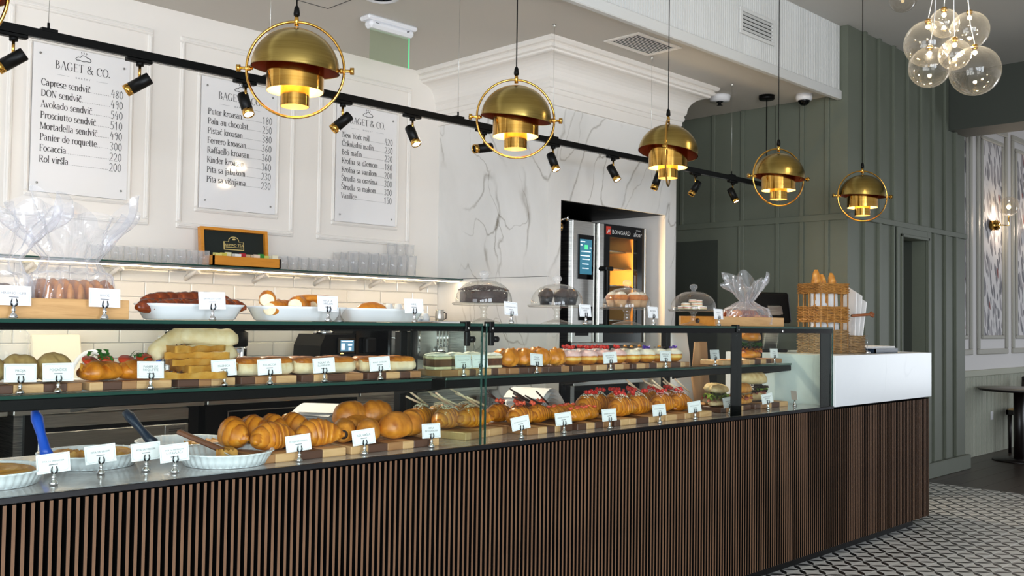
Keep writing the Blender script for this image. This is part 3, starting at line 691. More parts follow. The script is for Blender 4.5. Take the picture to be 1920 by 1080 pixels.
# ---- back counters along the menu wall
BZ = .93
def bench(name, label, x0, x1, kind):
    t = thing(name, label, 'counter' if kind != 'wash' else 'appliance', (0, 0, 0))
    yf = 2.15
    obj('worktop', MB().box(x0, x1, yf, YW - .012, BZ - .055, BZ, .004), M['steel'], t)
    obj('upstand', MB().box(x0, x1, YW - .032, YW - .012, BZ, BZ + .04, .002), M['steel'], t)
    if kind == 'fridge':
        obj('body', MB().box(x0 + .02, x1 - .02, yf + .06, YW - .05, .14, BZ - .055), M['steel_dark'], t)
        obj('end_frame', MB().box(x0 + .06, x0 + .115, yf + .03, yf + .06, .14, BZ - .055), M['black'], t)
        obj('end_frame', MB().box(x1 - .075, x1 - .02, yf + .03, yf + .06, .14, BZ - .055), M['black'], t)
        z = BZ - .062
        for hgt in (.065, .15, .15, .15):
            d_ = obj('drawer', MB().box(x0 + .12, x1 - .08, yf + .022, yf + .06, z - hgt + .004, z, .003), M['steel'], t)
            obj('handle_groove', MB().box(x0 + .12, x1 - .08, yf + .026, yf + .06, z - hgt - .016, z - hgt + .004), M['black'], d_); z -= hgt + .018
        pl_ = obj('maker_plate', MB().box(x1 - .21, x1 - .10, yf + .018, yf + .022, BZ - .20, BZ - .15, .001), M['steel_dark'], t)
        obj('plate_print', MB().box(x1 - .19, x1 - .125, yf + .017, yf + .018, BZ - .172, BZ - .168).box(x1 - .19, x1 - .125, yf + .017, yf + .018, BZ - .183, BZ - .179), M['ink'], pl_)
    elif kind == 'wash':
        obj('body', MB().box(x0 + .02, x1 - .02, yf + .06, YW - .05, .14, BZ - .055), M['black'], t)
        p_ = obj('control_panel', MB().box(x0 + .14, x0 + .78, yf + .03, yf + .06, BZ - .215, BZ - .10, .004), M['black_gloss'], t)
        obj('panel_edge', MB().box(x0 + .135, x0 + .785, yf + .028, yf + .032, BZ - .10, BZ - .094).box(x0 + .135, x0 + .14, yf + .028, yf + .032, BZ - .215, BZ - .094), M['steel'], p_)
        obj('lettering', text_mesh('t', [('CLV', 0, 0, .042, 'LEFT')], None, 1.2), M['ink_soft'], p_, (x0 + .18, yf + .0285, BZ - .175))
        for kx in (.36, .43, .50, .66):
            obj('knob', MB().cyl((x0 + kx, yf + .03, BZ - .155), (x0 + kx, yf + .012, BZ - .155), .019, .016, 14), M['black_plastic'], p_)
        obj('pilot_lamp', MB().sphere((x0 + .565, yf + .028, BZ - .152), .006, 8, 6), emit('amber_lamp', '#ffae45', 6), p_)
        obj('lower_door', MB().box(x0 + .14, x0 + .78, yf + .03, yf + .06, .2, BZ - .23, .004), M['steel'], t)
        obj('coffee_door', MB().box(x0 + .80, x1 - .05, yf + .01, yf + .06, .3, BZ - .13, .01), M['black'], t)
        obj('door_handle', MB().box(x0 + .80, x1 - .05, yf - .005, yf + .02, BZ - .13, BZ - .10, .008), M['steel_dark'], t)
    else:
        obj('body', MB().box(x0 + .02, x1 - .02, yf + .06, YW - .05, .14, BZ - .055), M['steel_dark'], t)
        obj('door', MB().box(x0 + .05, x1 - .06, yf + .04, yf + .065, .2, BZ - .12, .004), M['steel_dark'], t)
        obj('badge', MB().box(x1 - .16, x1 - .06, yf + .03, yf + .04, BZ - .17, BZ - .10), M['ink_soft'], t)
    for x in (x0 + .06, x1 - .06): obj('leg', MB().cyl((x, yf + .12, 0), (x, yf + .12, .14), .02), M['steel_dark'], t)
    return t
bench('refrigerated_bench', 'stainless drawer bench behind the pies, nearest the left end', 1.56, 2.515, 'fridge')
bench('under_counter_machine', 'black-panelled machine with knobs under a steel top behind the croissants', 2.53, 3.52, 'wash')
bench('steel_cabinet', 'plain steel cabinet under the coffee machine beside the marble column', 3.53, 4.69, 'plain')
bench('steel_sink_unit', 'steel unit at the frame edge left of the drawer bench', .55, 1.535, 'plain')

# ---- glass wall shelf
sh = thing('wall_shelf', 'long glass shelf with a lit strip under it below the menus', 'shelf', (0, 0, 0))
obj('glass_plate', MB().box(.6, 4.705, 2.54, YW - .001, 1.640, 1.648, .001), M['pane'], sh)
obj('front_edge', MB().box(.6, 4.705, 2.536, 2.54, 1.640, 1.648), M['pane_edge'], sh)
obj('metal_channel', MB().box(.6, 4.705, YW - .03, YW - .001, 1.622, 1.640), M['steel'], sh)
obj('light_profile', MB().box(.6, 4.705, 2.555, 2.60, 1.628, 1.640), M['steel_dark'], sh)
obj('light_strip', MB().box(.6, 4.69, 2.560, 2.592, 1.6235, 1.628), M['led'], sh)
for i in range(9):
    x = .9 + i * .455
    m = MB(); m.prism([(x - .012, 1.622), (x + .012, 1.622), (x + .012, 1.60)], 2.66, 2.80); m.cyl((x, 2.67, 1.628), (x, YW - .002, 1.575), .010, .016)
    obj('bracket', m, M['wall_panel'], sh)
# ================================================================ LAMPS AND CEILING FITTINGS
def spot_light(loc, d, power, size=1.0, col=(1, .86, .68), blend=.5):
    l = bpy.data.lights.new('lamp_beam', 'SPOT'); l.energy = power; l.spot_size = size; l.spot_blend = blend; l.color = col; l.shadow_soft_size = .03
    o = bpy.data.objects.new('lamp_beam', l); COL.objects.link(o); o.location = loc
    o.rotation_euler = Vector(d).to_track_quat('-Z', 'Y').to_euler(); return o
def point_light(loc, power, col=(1, .82, .55), r=.02):
    l = bpy.data.lights.new('lamp_glow', 'POINT'); l.energy = power; l.color = col; l.shadow_soft_size = r
    o = bpy.data.objects.new('lamp_glow', l); COL.objects.link(o); o.location = loc; return o

def pendant(loc, rz, tilt, label):
    t = thing('pendant_lamp', label, 'lamp', loc, rz, 'brass pendants over the counter')
    R_ = .178
    obj('ring', MB().tube([(R_ * math.cos(a * PI / 24), 0, R_ * math.sin(a * PI / 24)) for a in range(48)], .0052, 8, closed=True), M['gold'], t)
    obj('cord', MB().cyl((0, 0, R_ + .035), (0, 0, ZH - loc[2]), .0028, n=6), M['black'], t)
    obj('cord_grip', MB().lathe([(.011, R_ + .022), (.012, R_ + .03), (.009, R_ + .052), (.004, R_ + .06)], 10), M['black'], t)
    obj('ferrule', MB().lathe([(.009, R_ - .016), (.009, R_ + .008), (.006, R_ + .024)], 10), M['gold'], t)
    obj('ceiling_rose', MB().lathe([(.05, ZH - loc[2] - .022), (.05, ZH - loc[2])], 18), M['black'], t)
    T = rotm('X', tilt[0]) @ rotm('Y', tilt[1])
    dr_ = .160; pr = [(dr_ * math.cos(a), dr_ * math.sin(a) * .94) for a in [PI / 2 * i / 12 for i in range(13)]]; pr[-1] = (.012, pr[-1][1])
    m = MB(); m.lathe(pr, 40, cap=False); m.lathe([(dr_, 0), (dr_ + .001, -.003)], 40, cap=False); obj('dome_shade', m.xf(T), M['brass'], t)
    m = MB(); m.lathe([(p[0] * .985, p[1] * .985 - .002) for p in pr], 40, cap=False); obj('dome_lining', m.xf(T), M['brass_in'], t)
    m = MB(); m.lathe([(.104, -.082), (.104, .045)], 40, cap=False); obj('upper_cylinder', m, M['gold'], t)
    m = MB(); m.lathe([(.1025, -.082), (.1025, .04)], 40, cap=False); obj('cylinder_lining', m, mat_reflector, t)
    m = MB(); m.lathe([(.0525, -.138), (.0525, -.05)], 28, cap=False); c_ = obj('lower_cylinder', m, M['gold'], t)
    m = MB(); m.lathe([(.0512, -.138), (.0512, -.052)], 28, cap=False); obj('cylinder_lining', m, mat_reflector, c_)
    obj('bulb', MB().sphere((0, 0, -.052), .022, 14, 10), M['bulb'], t)
    obj('socket', MB().lathe([(.022, .012), (.022, .06)], 14), M['black'], t)
    for s_ in (-1, 1):
        obj('pivot_knob', MB().cyl((s_ * .155, 0, 0), (s_ * .21, 0, 0), .006).cyl((s_ * .200, 0, 0), (s_ * .214, 0, 0), .0135, n=14).cyl((s_ * .163, 0, 0), (s_ * .172, 0, 0), .010), M['gold'], t)
    return t
mat_reflector = mat('pale_brass_lining', '#f3d9a0', .35, .35)
names = ['brass pendant cut by the left picture edge, only its knob and ring showing', 'nearest full brass dome pendant hanging in front of the menu wall', 'second full brass dome pendant, against the pale cornice corner',
         'third full brass dome pendant, its ring turned edge-on', 'fourth full brass dome pendant, in front of the dark green wall', 'farthest brass dome pendant, against the light green toilet wall']
for i, (x, rz, tl) in enumerate(((.772, -.70, (.06, .05)), (1.929, -.72, (.06, .06)), (3.082, -.62, (.10, .10)), (4.244, .55, (.12, .12)), (5.402, -.50, (.04, .10)), (6.558, -.72, (.04, .05)))):
    pendant((x, .40, 2.264), rz, tl, names[i])
    point_light((x, .40, 2.264 - .012), 4.0, (1, .74, .40), .014)

# ---- track with spots
tk = thing('lighting_track', 'long black ceiling-hung lighting track in front of the menus', 'lamp', (0, 1.34, 0))
obj('rail', MB().box(.4, 6.95, -.018, .018, 2.440, 2.474), M['black'], tk)
obj('rail_slot', MB().box(.4, 6.95, -.006, .006, 2.438, 2.4405), M['steel_dark'], tk)
for x in (1.383, 2.377, 3.568, 4.350, 5.345, 6.356):
    obj('hanger_clip', MB().box(x - .03, x + .03, -.02, .02, 2.470, 2.484).cyl((x, 0, 2.482), (x, 0, 2.51), .005), M['black'], tk)
    obj('suspension_wire', MB().cyl((x, 0, 2.50), (x, 0, ZC), .0011, n=5), M['steel'], tk)
    obj('ceiling_fixing', MB().lathe([(.008, ZC - .02), (.011, ZC - .004), (.011, ZC)], 10, (x, 0, 0)), M['steel'], tk)
obj('power_cord', MB().cyl((6.864, 0, 2.47), (6.864, 0, ZC - .03), .0045), M['black'], tk)
obj('power_rose', MB().lathe([(.058, ZC - .034), (.062, ZC - .028), (.062, ZC)], 24, (6.864, 0, 0)), M['black'], tk)
SP = [(1.255, (-.62, .30, -.50), 0, 'black spotlight at the left picture edge beside the first pendant'), (1.757, (-.55, .30, -.42), 0, 'black spotlight turned away, hanging between first and second menu boards'),
      (2.256, (.02, -.48, -.85), 1, 'lit black spotlight just left of the nearest full pendant'), (2.796, (-.50, .25, -.52), 0, 'black spotlight turned away, just right of the nearest full pendant'),
      (3.245, (.04, -.50, -.85), 1, 'lit black spotlight to the right of the third menu board'), (3.770, (-.80, .22, -.16), 0, 'black spotlight beside the second full pendant, nearly level'),
      (4.351, (.04, -.42, -.90), 1, 'lit black spotlight in front of the column corner'), (4.936, (.10, -.50, -.85), 1, 'lit black spotlight in front of the marble above the oven'),
      (5.414, (-.30, .1, -.80), 0, 'black spotlight half behind the third full pendant'), (5.878, (-.45, .2, -.75), 0, 'black spotlight turned away in front of the dark green wall'),
      (6.375, (.08, -.45, -.90), 1, 'lit black spotlight last on the track before the green wall')]
for x, d, lit, lab in SP:
    t = thing('track_spotlight', lab, 'lamp', (x, 1.34, 2.44), 0, 'spotlights on the black track')
    obj('adapter', MB().box(-.06, .05, -.016, .016, -.016, 0, .003).cyl((0, 0, -.03), (0, 0, -.012), .016), M['black'], t)
    obj('stem', MB().cyl((0, 0, -.085), (0, 0, -.028), .006), M['gold'], t)
    d = Vector(d).normalized(); q = d.to_track_quat('Z', 'Y').to_matrix().to_4x4()
    P = tr(0, 0, -.105)
    obj('body', MB().lathe([(.0, -.05), (.024, -.05), (.026, -.047), (.026, .042)], 20).xf(P @ q), M['black_plastic'], t)
    obj('collar', MB().lathe([(.0262, .042), (.0262, .066), (.022, .066), (.022, .05)], 20).xf(P @ q), M['gold'], t)
    obj('lens', MB().lathe([(.0, .060), (.022, .060)], 18).xf(P @ q), M['spot_glow'] if lit else M['black_gloss'], t)
    BEAM = {1.255: (75, 1.5), 1.757: (75, 1.5), 2.256: (75, 1.25), 2.796: (60, 1.5), 3.245: (80, 1.25), 3.770: (45, 1.4), 4.351: (80, 1.2), 4.936: (80, 1.2), 6.375: (45, 1.2)}
    if x in BEAM: spot_light(Vector((x, 1.34, 2.335)) + d * .075, d, BEAM[x][0], BEAM[x][1], (1, .85, .66), .8)

# ---- bubble chandelier
ch = thing('bubble_chandelier', 'cluster of seven clear glass bubble lamps hanging at upper right', 'lamp', (5.0, -.80, 2.75))
ch['label'] = 'cluster of six clear glass bubble lamps hanging at upper right'
for k, (dx, dy, dz, r_) in enumerate(((-.066, .093, .038, .117), (.018, .045, .152, .074), (.122, -.043, .121, .096), (-.091, -.048, -.048, .077), (-.137, .057, -.103, .101), (.003, -.111, -.123, .122))):
    gm = MB().sphere((dx, dy, dz), r_, 32, 20, z0=-1, z1=.985)
    g = obj('glass_ball', gm, M['bubble'], ch)
    top = dz + r_
    obj('lamp_cap', MB().lathe([(.014, top - .012), (.016, top + .004), (.006, top + .012)], 12, (dx, dy, 0)), M['gold'], g)
    obj('bulb', MB().sphere((dx, dy, top - .030), .011, 10, 8), M['bulb'], g)
    obj('cable', MB().tube([(dx, dy, top + .01), (dx * .8, dy * .8, top + .12), (dx * .25, dy * .25, ZH - 2.75)], .0022, 5), M['plastic_white'], g)
    point_light((5.0 + dx, -.80 + dy, 2.75 + top - .05), 2.6, (1, .85, .6), .012)
obj('ceiling_rose', MB().lathe([(.10, ZH - 2.75 - .03), (.10, ZH - 2.75)], 24), M['gold'], ch)
# second cluster, only the bottom of one ball dips into the frame
ch2 = thing('bubble_chandelier', 'clear glass ball lamp just dipping in at the top edge', 'lamp', (6.41, .05, 3.56))
g = obj('glass_ball', MB().sphere((0, 0, 0), .094, 28, 18), M['bubble'], ch2)
obj('cable', MB().cyl((0, 0, .09), (0, 0, ZH - 3.56), .0022), M['plastic_white'], g)
obj('bulb', MB().sphere((0, 0, .02), .011, 10, 8), M['bulb'], g)

# ---- exit luminaires with acrylic panels
def exit_lamp(loc, rz, label, s=1.0):
    t = thing('exit_luminaire', label, 'sign', loc, rz)
    obj('back_plate', MB().box(-.19 * s, .19 * s, -.05, .05, -.03, 0, .01), M['plastic_white'], t)
    m = MB(); m.lathe([(.034, -.165 * s), (.034, .165 * s)], 20, a0=PI, a1=2 * PI)
    obj('housing', MB().box(-.17 * s, .17 * s, -.045, .03, -.075, -.028, .016), M['plastic_white'], t)
    obj('test_button', MB().cyl((.11 * s, -.045, -.05), (.11 * s, -.048, -.05), .006).cyl((.12 * s, -.045, -.045), (.12 * s, -.048, -.045), .004).box(-.135 * s, -.11 * s, -.047, -.044, -.048, -.044), M['ink_soft'], t)
    p_ = obj('acrylic_panel', MB().box(-.150 * s, .150 * s, -.012, -.006, -.265, -.07), M['acrylic'], t)
    obj('lit_edge', MB().box(.150 * s, .153 * s, -.0125, -.0055, -.265, -.07), M['acrylic_edge'], p_)
    return t
exit_lamp((3.62, 2.05, ZC), 0.0, 'white emergency light with clear greenish hanging panel on the ceiling')
exit_lamp((6.43, 2.30, ZC), -1.57, 'emergency light mostly hidden behind the third full pendant, glowing green edge')
# ---- air grilles
gr = thing('ceiling_air_grille', 'rectangular white air grille in the low ceiling above the column', 'vent', (5.05, 1.19, ZC))
fr = MB()
for q in ((-.235, .235, -.145, -.115), (-.235, .235, .115, .145), (-.235, -.20, -.115, .115), (.20, .235, -.115, .115)): fr.box(q[0], q[1], q[2], q[3], -.008, 0, .003)
obj('frame', fr, M['wall_panel'], gr); obj('backing', MB().box(-.2, .2, -.115, .115, -.001, 0), M['grille_dark'], gr)
for i in range(11):
    y = -.105 + i * .021
    obj('slat', MB().box(-.2, .2, -.007, .007, -.0015, .0015).xf(tr(0, y, -.004) @ rotm('X', .6)), M['wall_panel'], gr)
gv = thing('wall_air_grille', 'white louvred air grille in the fluted bulkhead', 'vent', (5.957, .893, 3.437))
fr = MB()
for q in ((-.23, .23, -.092, -.066), (-.23, .23, .066, .092), (-.23, -.195, -.066, .066), (.195, .23, -.066, .066)): fr.box(q[0], q[1], -.014, 0, q[2], q[3], .003)
obj('frame', fr, M['bulk'], gv); obj('backing', MB().box(-.2, .2, -.002, 0, -.07, .07), M['black'], gv)
for i in range(5):
    obj('slat', MB().box(-.2, .2, -.010, .010, -.0015, .0015).xf(tr(0, -.008, -.052 + i * .026) @ rotm('X', -.55)), M['bulk'], gv)
# ---- detector, camera, recessed fitting
t = thing('smoke_detector', 'white round detector on the ceiling beside the cornice end', 'detector', (6.62, 1.62, ZC))
obj('base', MB().lathe([(.085, 0), (.085, -.012), (.078, -.045), (.0, -.05)], 28), M['plastic_white'], t)
obj('sensor_cage', MB().lathe([(.03, -.05), (.012, -.06), (.012, -.075), (.025, -.078)], 14), M['black'], t)
t = thing('dome_camera', 'white dome security camera with dark glass under the bulkhead end', 'camera', (7.02, 1.10, ZC))
obj('housing', MB().lathe([(.062, 0), (.065, -.03), (.058, -.05)], 28), M['plastic_white'], t)
obj('dark_dome', MB().sphere((0, 0, -.045), .047, 24, 8, z0=-1, z1=0), M['black_gloss'], t)
t = thing('ceiling_speaker', 'round white ceiling fitting at the top edge above the emergency light', 'fitting', (3.306, 1.716, ZC))
obj('bezel', MB().lathe([(.10, 0), (.10, -.008), (.078, -.014), (.07, -.004)], 32), M['plastic_white'], t)
obj('centre', MB().lathe([(.0, -.003), (.07, -.004)], 28), M['bulk'], t)
# ---- wall sconces in the next room
for x, lab in ((11.12, 'brass wall light with a clear lit globe on the botanical wallpaper'), (12.3, 'second brass globe wall light further along the wallpaper, out of frame')):
    t = thing('wall_sconce', lab, 'lamp', (x, 1.084, 2.46))
    obj('wall_plate', MB().cyl((0, 0, 0), (0, -.07, 0), .055, n=20).cyl((0, -.07, 0), (0, -.09, 0), .04, n=20), M['gold'], t)
    obj('arm', MB().tube([(0, -.09, 0), (.10, -.15, 0), (.10, -.15, .10)], .007), M['gold'], t)
    obj('globe', MB().sphere((.10, -.15, .21), .105, 28, 18), M['bubble'], t)
    obj('bulb', MB().sphere((.10, -.15, .20), .022, 12, 8), M['bulb'], t)
    point_light((x + .10, 1.084 - .15, 2.50), 6, (1, .8, .6), .02)

# ================================================================ MENU BOARDS
def menu(k, x0, x1, rows, label):
    t = thing('menu_board', label, 'menu board', ((x0 + x1) / 2, YW - .016, 2.42))
    w_ = (x1 - x0) / 2
    obj('panel', MB().box(-w_, w_, 0, .014, -.408, .40, .001), M['board'], t)
    for sx in (-1, 1):
        for z in (-.36, .345): obj('screw', MB().cyl((sx * (w_ - .035), 0, z), (sx * (w_ - .035), -.004, z), .006), M['steel_dark'], t)
    bun = MB()
    bun.tube([(-.036 + .072 * i / 10, 0, .372 + .002 * math.sin(i)) for i in range(11)], .0022, 4)
    bun.tube([(-.036, 0, .372), (-.043, 0, .380), (-.03, 0, .392), (-.018, 0, .390), (-.008, 0, .404), (.010, 0, .404), (.018, 0, .395), (.032, 0, .394), (.042, 0, .382), (.036, 0, .373)], .0022, 4)
    for a in (-.014, 0, .014): bun.tube([(a, 0, .411), (a + .004, 0, .416), (a, 0, .422)], .0016, 4)
    obj('bread_emblem', bun.xf(tr(0, 0, -.030)), M['ink'], t, (0, -.0008, 0))
    obj('shop_name', serif_mesh('BAGET & CO.', 0, .275, .066, .78, .075, .02, 'CENTER')[0], M['ink'], t, (0, -.0006, 0))
    obj('subtitle', text_mesh('t', [('BAKERY', 0, .238, .014, 'CENTER')], None, 1.9).box(-.14, -.075, 0, .0004, .2425, .2435).box(.075, .14, 0, .0004, .2425, .2435), M['ink_soft'], t, (0, -.0006, 0))
    it = []
    for i, (nm, p) in enumerate(rows):
        z = .172 - i * .0598
        sm_, wd = serif_mesh(nm, -w_ + .043, z, .054); it.append(wd)
        pr = MB(); hand_digits(pr, p, w_ - .105, z - .006, .046); obj('handwritten_price', pr, M['ink'], t, (0, -.001, 0))
        obj('item_name', sm_, M['ink'], t, (0, -.0006, 0))
    dots = MB()
    for i, (nm, p) in enumerate(rows):
        z = .172 - i * .0598; xs = -w_ + .046 + it[i]
        while xs < w_ - .108: dots.box(xs, xs + .003, 0, .0004, z, z + .003); xs += .0095
    o = obj('leader_dots', dots, M['ink'], t, (0, -.0006, 0)); o['kind'] = 'stuff'
    return t
menu(1, *BX[0], [('Caprese sendvič', '480'), ('DON sendvič', '490'), ('Avokado sendvič', '540'), ('Prosciutto sendvič', '510'), ('Mortadella sendvič', '490'), ('Panier de roquette', '300'), ('Focaccia', '220'), ('Rol viršla', '200')], 'white menu board on the left listing sandwiches, Caprese sendvič on top')
menu(2, *BX[1], [('Puter kroasan', '180'), ('Pain au chocolat', '250'), ('Pistać kroasan', '380'), ('Ferrero kroasan', '360'), ('Raffaello kroasan', '360'), ('Kinder kroasan', '360'), ('Pita sa jabukom', '230'), ('Pita sa višnjama', '230')], 'white menu board in the middle listing croissants, Puter kroasan on top')
menu(3, *BX[2], [('New York roll', '420'), ('Čokoladni mafin', '230'), ('Beli mafin', '230'), ('Krofna sa džemom', '180'), ('Krofna sa vanilom', '200'), ('Štrudla sa orasima', '300'), ('Štrudla sa makom', '300'), ('Vanilice', '150')], 'white menu board on the right listing sweets, New York roll on top')
ORD = ('first', 'second', 'third', 'fourth', 'fifth', 'sixth', 'seventh', 'eighth', 'ninth')
# ================================================================ EQUIPMENT
# ---- oven in the niche
ov = thing('combi_oven', 'stainless combi oven with lit glass door set in the marble niche', 'oven', (0, 0, 0))
yo = 1.85
obj('body', MB().box(5.10, 5.14, yo + .02, 2.44, 1.18, 2.075).box(5.92, 5.965, yo + .04, 2.44, 1.18, 2.06).box(5.10, 5.965, yo + .05, 2.44, 2.04, 2.06).box(5.10, 5.965, yo + .02, 2.44, 1.18, 1.21).box(5.10, 5.965, 2.40, 2.44, 1.18, 2.06), M['steel_dark'], ov)
pn = obj('control_column', MB().box(5.122, 5.365, yo, yo + .06, 1.20, 2.072, .004), M['steel'], ov)
ds = obj('display_glass', MB().box(5.172, 5.346, yo - .004, yo, 1.655, 1.972, .002), M['black_gloss'], pn)
obj('display_image', MB().box(5.195, 5.325, yo - .0048, yo - .004, 1.69, 1.94), M['screen'], pn)
tx = MB()
for z, a, b in ((1.925, .0, .05), (1.90, .0, .02), (1.885, .1, .12), (1.855, .01, .11), (1.825, .0, .1), (1.80, .02, .1), (1.765, .02, .09), (1.735, .02, .09)): tx.box(5.20 + a, 5.20 + b, yo - .0055, yo - .0048, z - .006, z)
obj('display_lettering', tx, M['screen_text'], pn); obj('display_key', MB().box(5.245, 5.28, yo - .0055, yo - .0048, 1.868, 1.90), M['screen_green'], pn)
obj('louvre_panel', MB().box(5.19, 5.34, yo - .003, yo, 1.36, 1.46).box(5.16, 5.30, yo - .003, yo, 1.25, 1.32), M['black'], pn)
dd = obj('door_stile', MB().box(5.376, 5.432, yo - .03, yo + .04, 1.20, 2.068, .004), M['steel'], ov)
obj('door_frame', MB().box(5.432, 5.912, yo - .03, yo + .01, 1.975, 2.066).box(5.432, 5.912, yo - .03, yo + .01, 1.20, 1.27).box(5.432, 5.495, yo - .03, yo + .01, 1.27, 1.975).box(5.825, 5.912, yo - .03, yo + .01, 1.27, 1.975), M['black_gloss'], ov)
obj('door_glass', MB().box(5.495, 5.825, yo - .026, yo - .020, 1.27, 1.975), M['pane'], ov)
obj('door_edge', MB().box(5.912, 5.930, yo - .032, yo + .03, 1.20, 2.068, .003), M['steel'], ov)
obj('cavity', MB().box(5.44, 5.46, yo + .03, 2.38, 1.24, 2.02).box(5.90, 5.92, yo + .03, 2.38, 1.24, 2.02).box(5.44, 5.92, 2.36, 2.38, 1.24, 2.02).box(5.44, 5.92, yo + .03, 2.38, 2.0, 2.02).box(5.44, 5.92, yo + .03, 2.38, 1.23, 1.25), mat('oven_glow_enamel', '#c98f45', .5), ov)  # cavity coloured orange to imitate the warm glow behind the door
for i in range(5): obj('rack_tray', MB().box(5.47, 5.89, yo + .08, 2.34, 1.36 + i * .13, 1.368 + i * .13), M['steel'], ov)
point_light((5.55, yo + .06, 1.72), 14.0, (1, .66, .30), .03)
obj('maker_name', text_mesh('t', [('BONGARD', 0, 0, .044, 'LEFT')], None), M['logo_white'], ov, (5.520, yo - .0305, 1.998))
obj('model_name', text_mesh('t', [('alcor', 0, 0, .05, 'LEFT'), ('ETNEA', .03, .04, .018, 'LEFT')], None), M['logo_white'], ov, (5.775, yo - .0305, 1.995))
lg = obj('emblem', MB().box(5.452, 5.508, yo - .031, yo - .0302, 1.990, 2.050), M['logo_red'], ov)
obj('emblem_mark', MB().tube([(5.465, yo - .032, 2.0), (5.48, yo - .032, 2.025), (5.495, yo - .032, 2.03), (5.485, yo - .032, 2.01)], .004, 4), M['logo_white'], lg)
obj('door_handle', MB().tube([(5.39, yo - .03, 1.735), (5.39, yo - .085, 1.735), (5.40, yo - .09, 1.72), (5.40, yo - .09, 1.33), (5.39, yo - .085, 1.32), (5.39, yo - .03, 1.32)], .018, 10).box(5.375, 5.46, yo - .10, yo - .07, 1.72, 1.75, .006), M['black_plastic'], ov)
un = thing('oven_base_unit', 'dark lower unit with steel drawers under the combi oven', 'oven', (0, 0, 0))
obj('body', MB().box(5.08, 5.97, yo + .05, 2.44, .06, 1.14, .004), M['black'], un)
obj('steel_drawer', MB().box(5.30, 5.75, yo, yo + .05, 1.03, 1.11, .004), M['steel'], un)
obj('drawer_slot', MB().box(5.40, 5.62, yo - .002, yo, 1.045, 1.095), M['black'], un)
obj('work_shelf', MB().box(5.08, 5.97, yo - .06, yo + .05, .90, .95, .004), M['steel'], un)
obj('lower_door', MB().box(5.12, 5.93, yo + .02, yo + .05, .25, .86, .004), M['black_gloss'], un)
for x in (5.14, 5.91): obj('foot', MB().cyl((x, yo + .1, 0), (x, yo + .1, .06), .02), M['steel_dark'], un)
obj('leg_post', MB().box(5.07, 5.11, yo - .04, yo, .0, .90), M['steel'], un)
tg = thing('serving_tongs', 'chrome tongs lying on the steel shelf under the oven', 'tongs', (5.55, yo - .03, .953), .2)
for s_ in (-1, 1): obj('arm', MB().tube([(-.14, 0, .006), (0, s_ * .015, .012), (.10, s_ * .028, .008)], [.004, .006, .006], 6).sphere((.11, s_ * .024, .010), .014, 10, 6, .6), M['chrome'], tg)
ho = thing('water_hose', 'pipe with brass coupling rising beside the oven', 'pipe', (4.955, 1.86, 0))
obj('pipe', MB().cyl((0, 0, 0), (0, 0, 2.02), .035, n=14), M['black'], ho)
obj('coupling', MB().lathe([(.045, 1.98), (.05, 2.0), (.05, 2.03), (.04, 2.035), (.042, 2.06), (.02, 2.075)], 18), M['gold'], ho)
obj('tap', MB().cyl((0, -.02, 2.05), (.05, -.06, 2.07), .008).cyl((.05, -.06, 2.05), (.05, -.06, 2.09), .010), M['chrome'], ho)

# ---- on the back counters
t = thing('glass_dispenser', 'glass drink dispenser with a black tap at the left picture edge', 'dispenser', (1.635, 2.42, BZ))
obj('jar', MB().lathe([(.05, .10), (.068, .115), (.072, .16), (.072, .32), (.055, .34), (.055, .36)], 26), M['tumbler'], t)
obj('stand', MB().lathe([(.07, 0), (.07, .012), (.05, .02), (.05, .10)], 22), M['tumbler'], t)
obj('lid', MB().lathe([(.06, .36), (.06, .375), (.012, .385), (.012, .40)], 20), M['steel'], t)
obj('tap', MB().cyl((.05, -.05, .115), (.085, -.085, .115), .010).cyl((.085, -.085, .10), (.085, -.085, .135), .007), M['black_plastic'], t)
t = thing('cutting_board', 'cream plastic cutting board leaning against the tiles', 'cutting board', (1.93, 2.60, BZ), 0)
obj('board', MB().box(-.128, .128, -.008, .008, 0, .325, .012).xf(rotm('X', -.28)), M['cut_board'], t)
t = thing('wire_basket', 'white bowl with a tall white hoop handle below the cutting board', 'bowl', (2.02, 2.42, BZ))
obj('bowl', MB().lathe([(.05, 0), (.09, .03), (.11, .09), (.114, .09), (.095, .03)], 26), M['plastic_white'], t)
obj('handle', MB().tube([(.108 * math.cos(a), 0, .085 + .145 * math.sin(a)) for a in [PI * i / 16 for i in range(17)]], .0115, 10), M['plastic_white'], t)
t = thing('dish_brush', 'small brush with a bright blue handle standing behind the pizza slices', 'brush', (2.40, 2.50, BZ))
obj('cup', MB().lathe([(.04, 0), (.045, .13), (.041, .13), (.037, .004), (.0, .004)], 18), M['steel'], t)
obj('handle', MB().tube([(0, 0, .02), (.012, 0, .16), (.022, 0, .215), (.026, 0, .235)], [.008, .012, .019, .012], 10), M['blue'], t)
obj('bristles', MB().box(-.03, -.005, -.012, .012, .15, .235, .008), M['plastic_white'], t)
t = thing('cup_dispenser', 'tall steel and clear cup dispenser left of the coffee brewer', 'dispenser', (2.475, 2.52, BZ))
obj('back', MB().box(-.045, .045, .02, .03, 0, .31), M['steel'], t)
obj('side', MB().box(-.045, -.035, -.03, .02, 0, .31), M['chrome'], t); obj('side', MB().box(.035, .045, -.03, .02, 0, .31), M['chrome'], t)
obj('cups', MB().lathe([(.030, .02), (.034, .22), (.03, .22)], 18), M['steel_dark'], t)
obj('label_strip', MB().box(-.034, .034, -.032, -.03, .22, .29), M['black'], t)
obj('top_cup', MB().lathe([(.04, .32), (.05, .39), (.046, .39), (.036, .322)], 20, (.02, 0, 0)), M['chrome'], t)
t = thing('filter_coffee_brewer', 'black filter coffee brewer with a mirror steel pot and black filter basket', 'coffee maker', (2.74, 2.50, BZ))
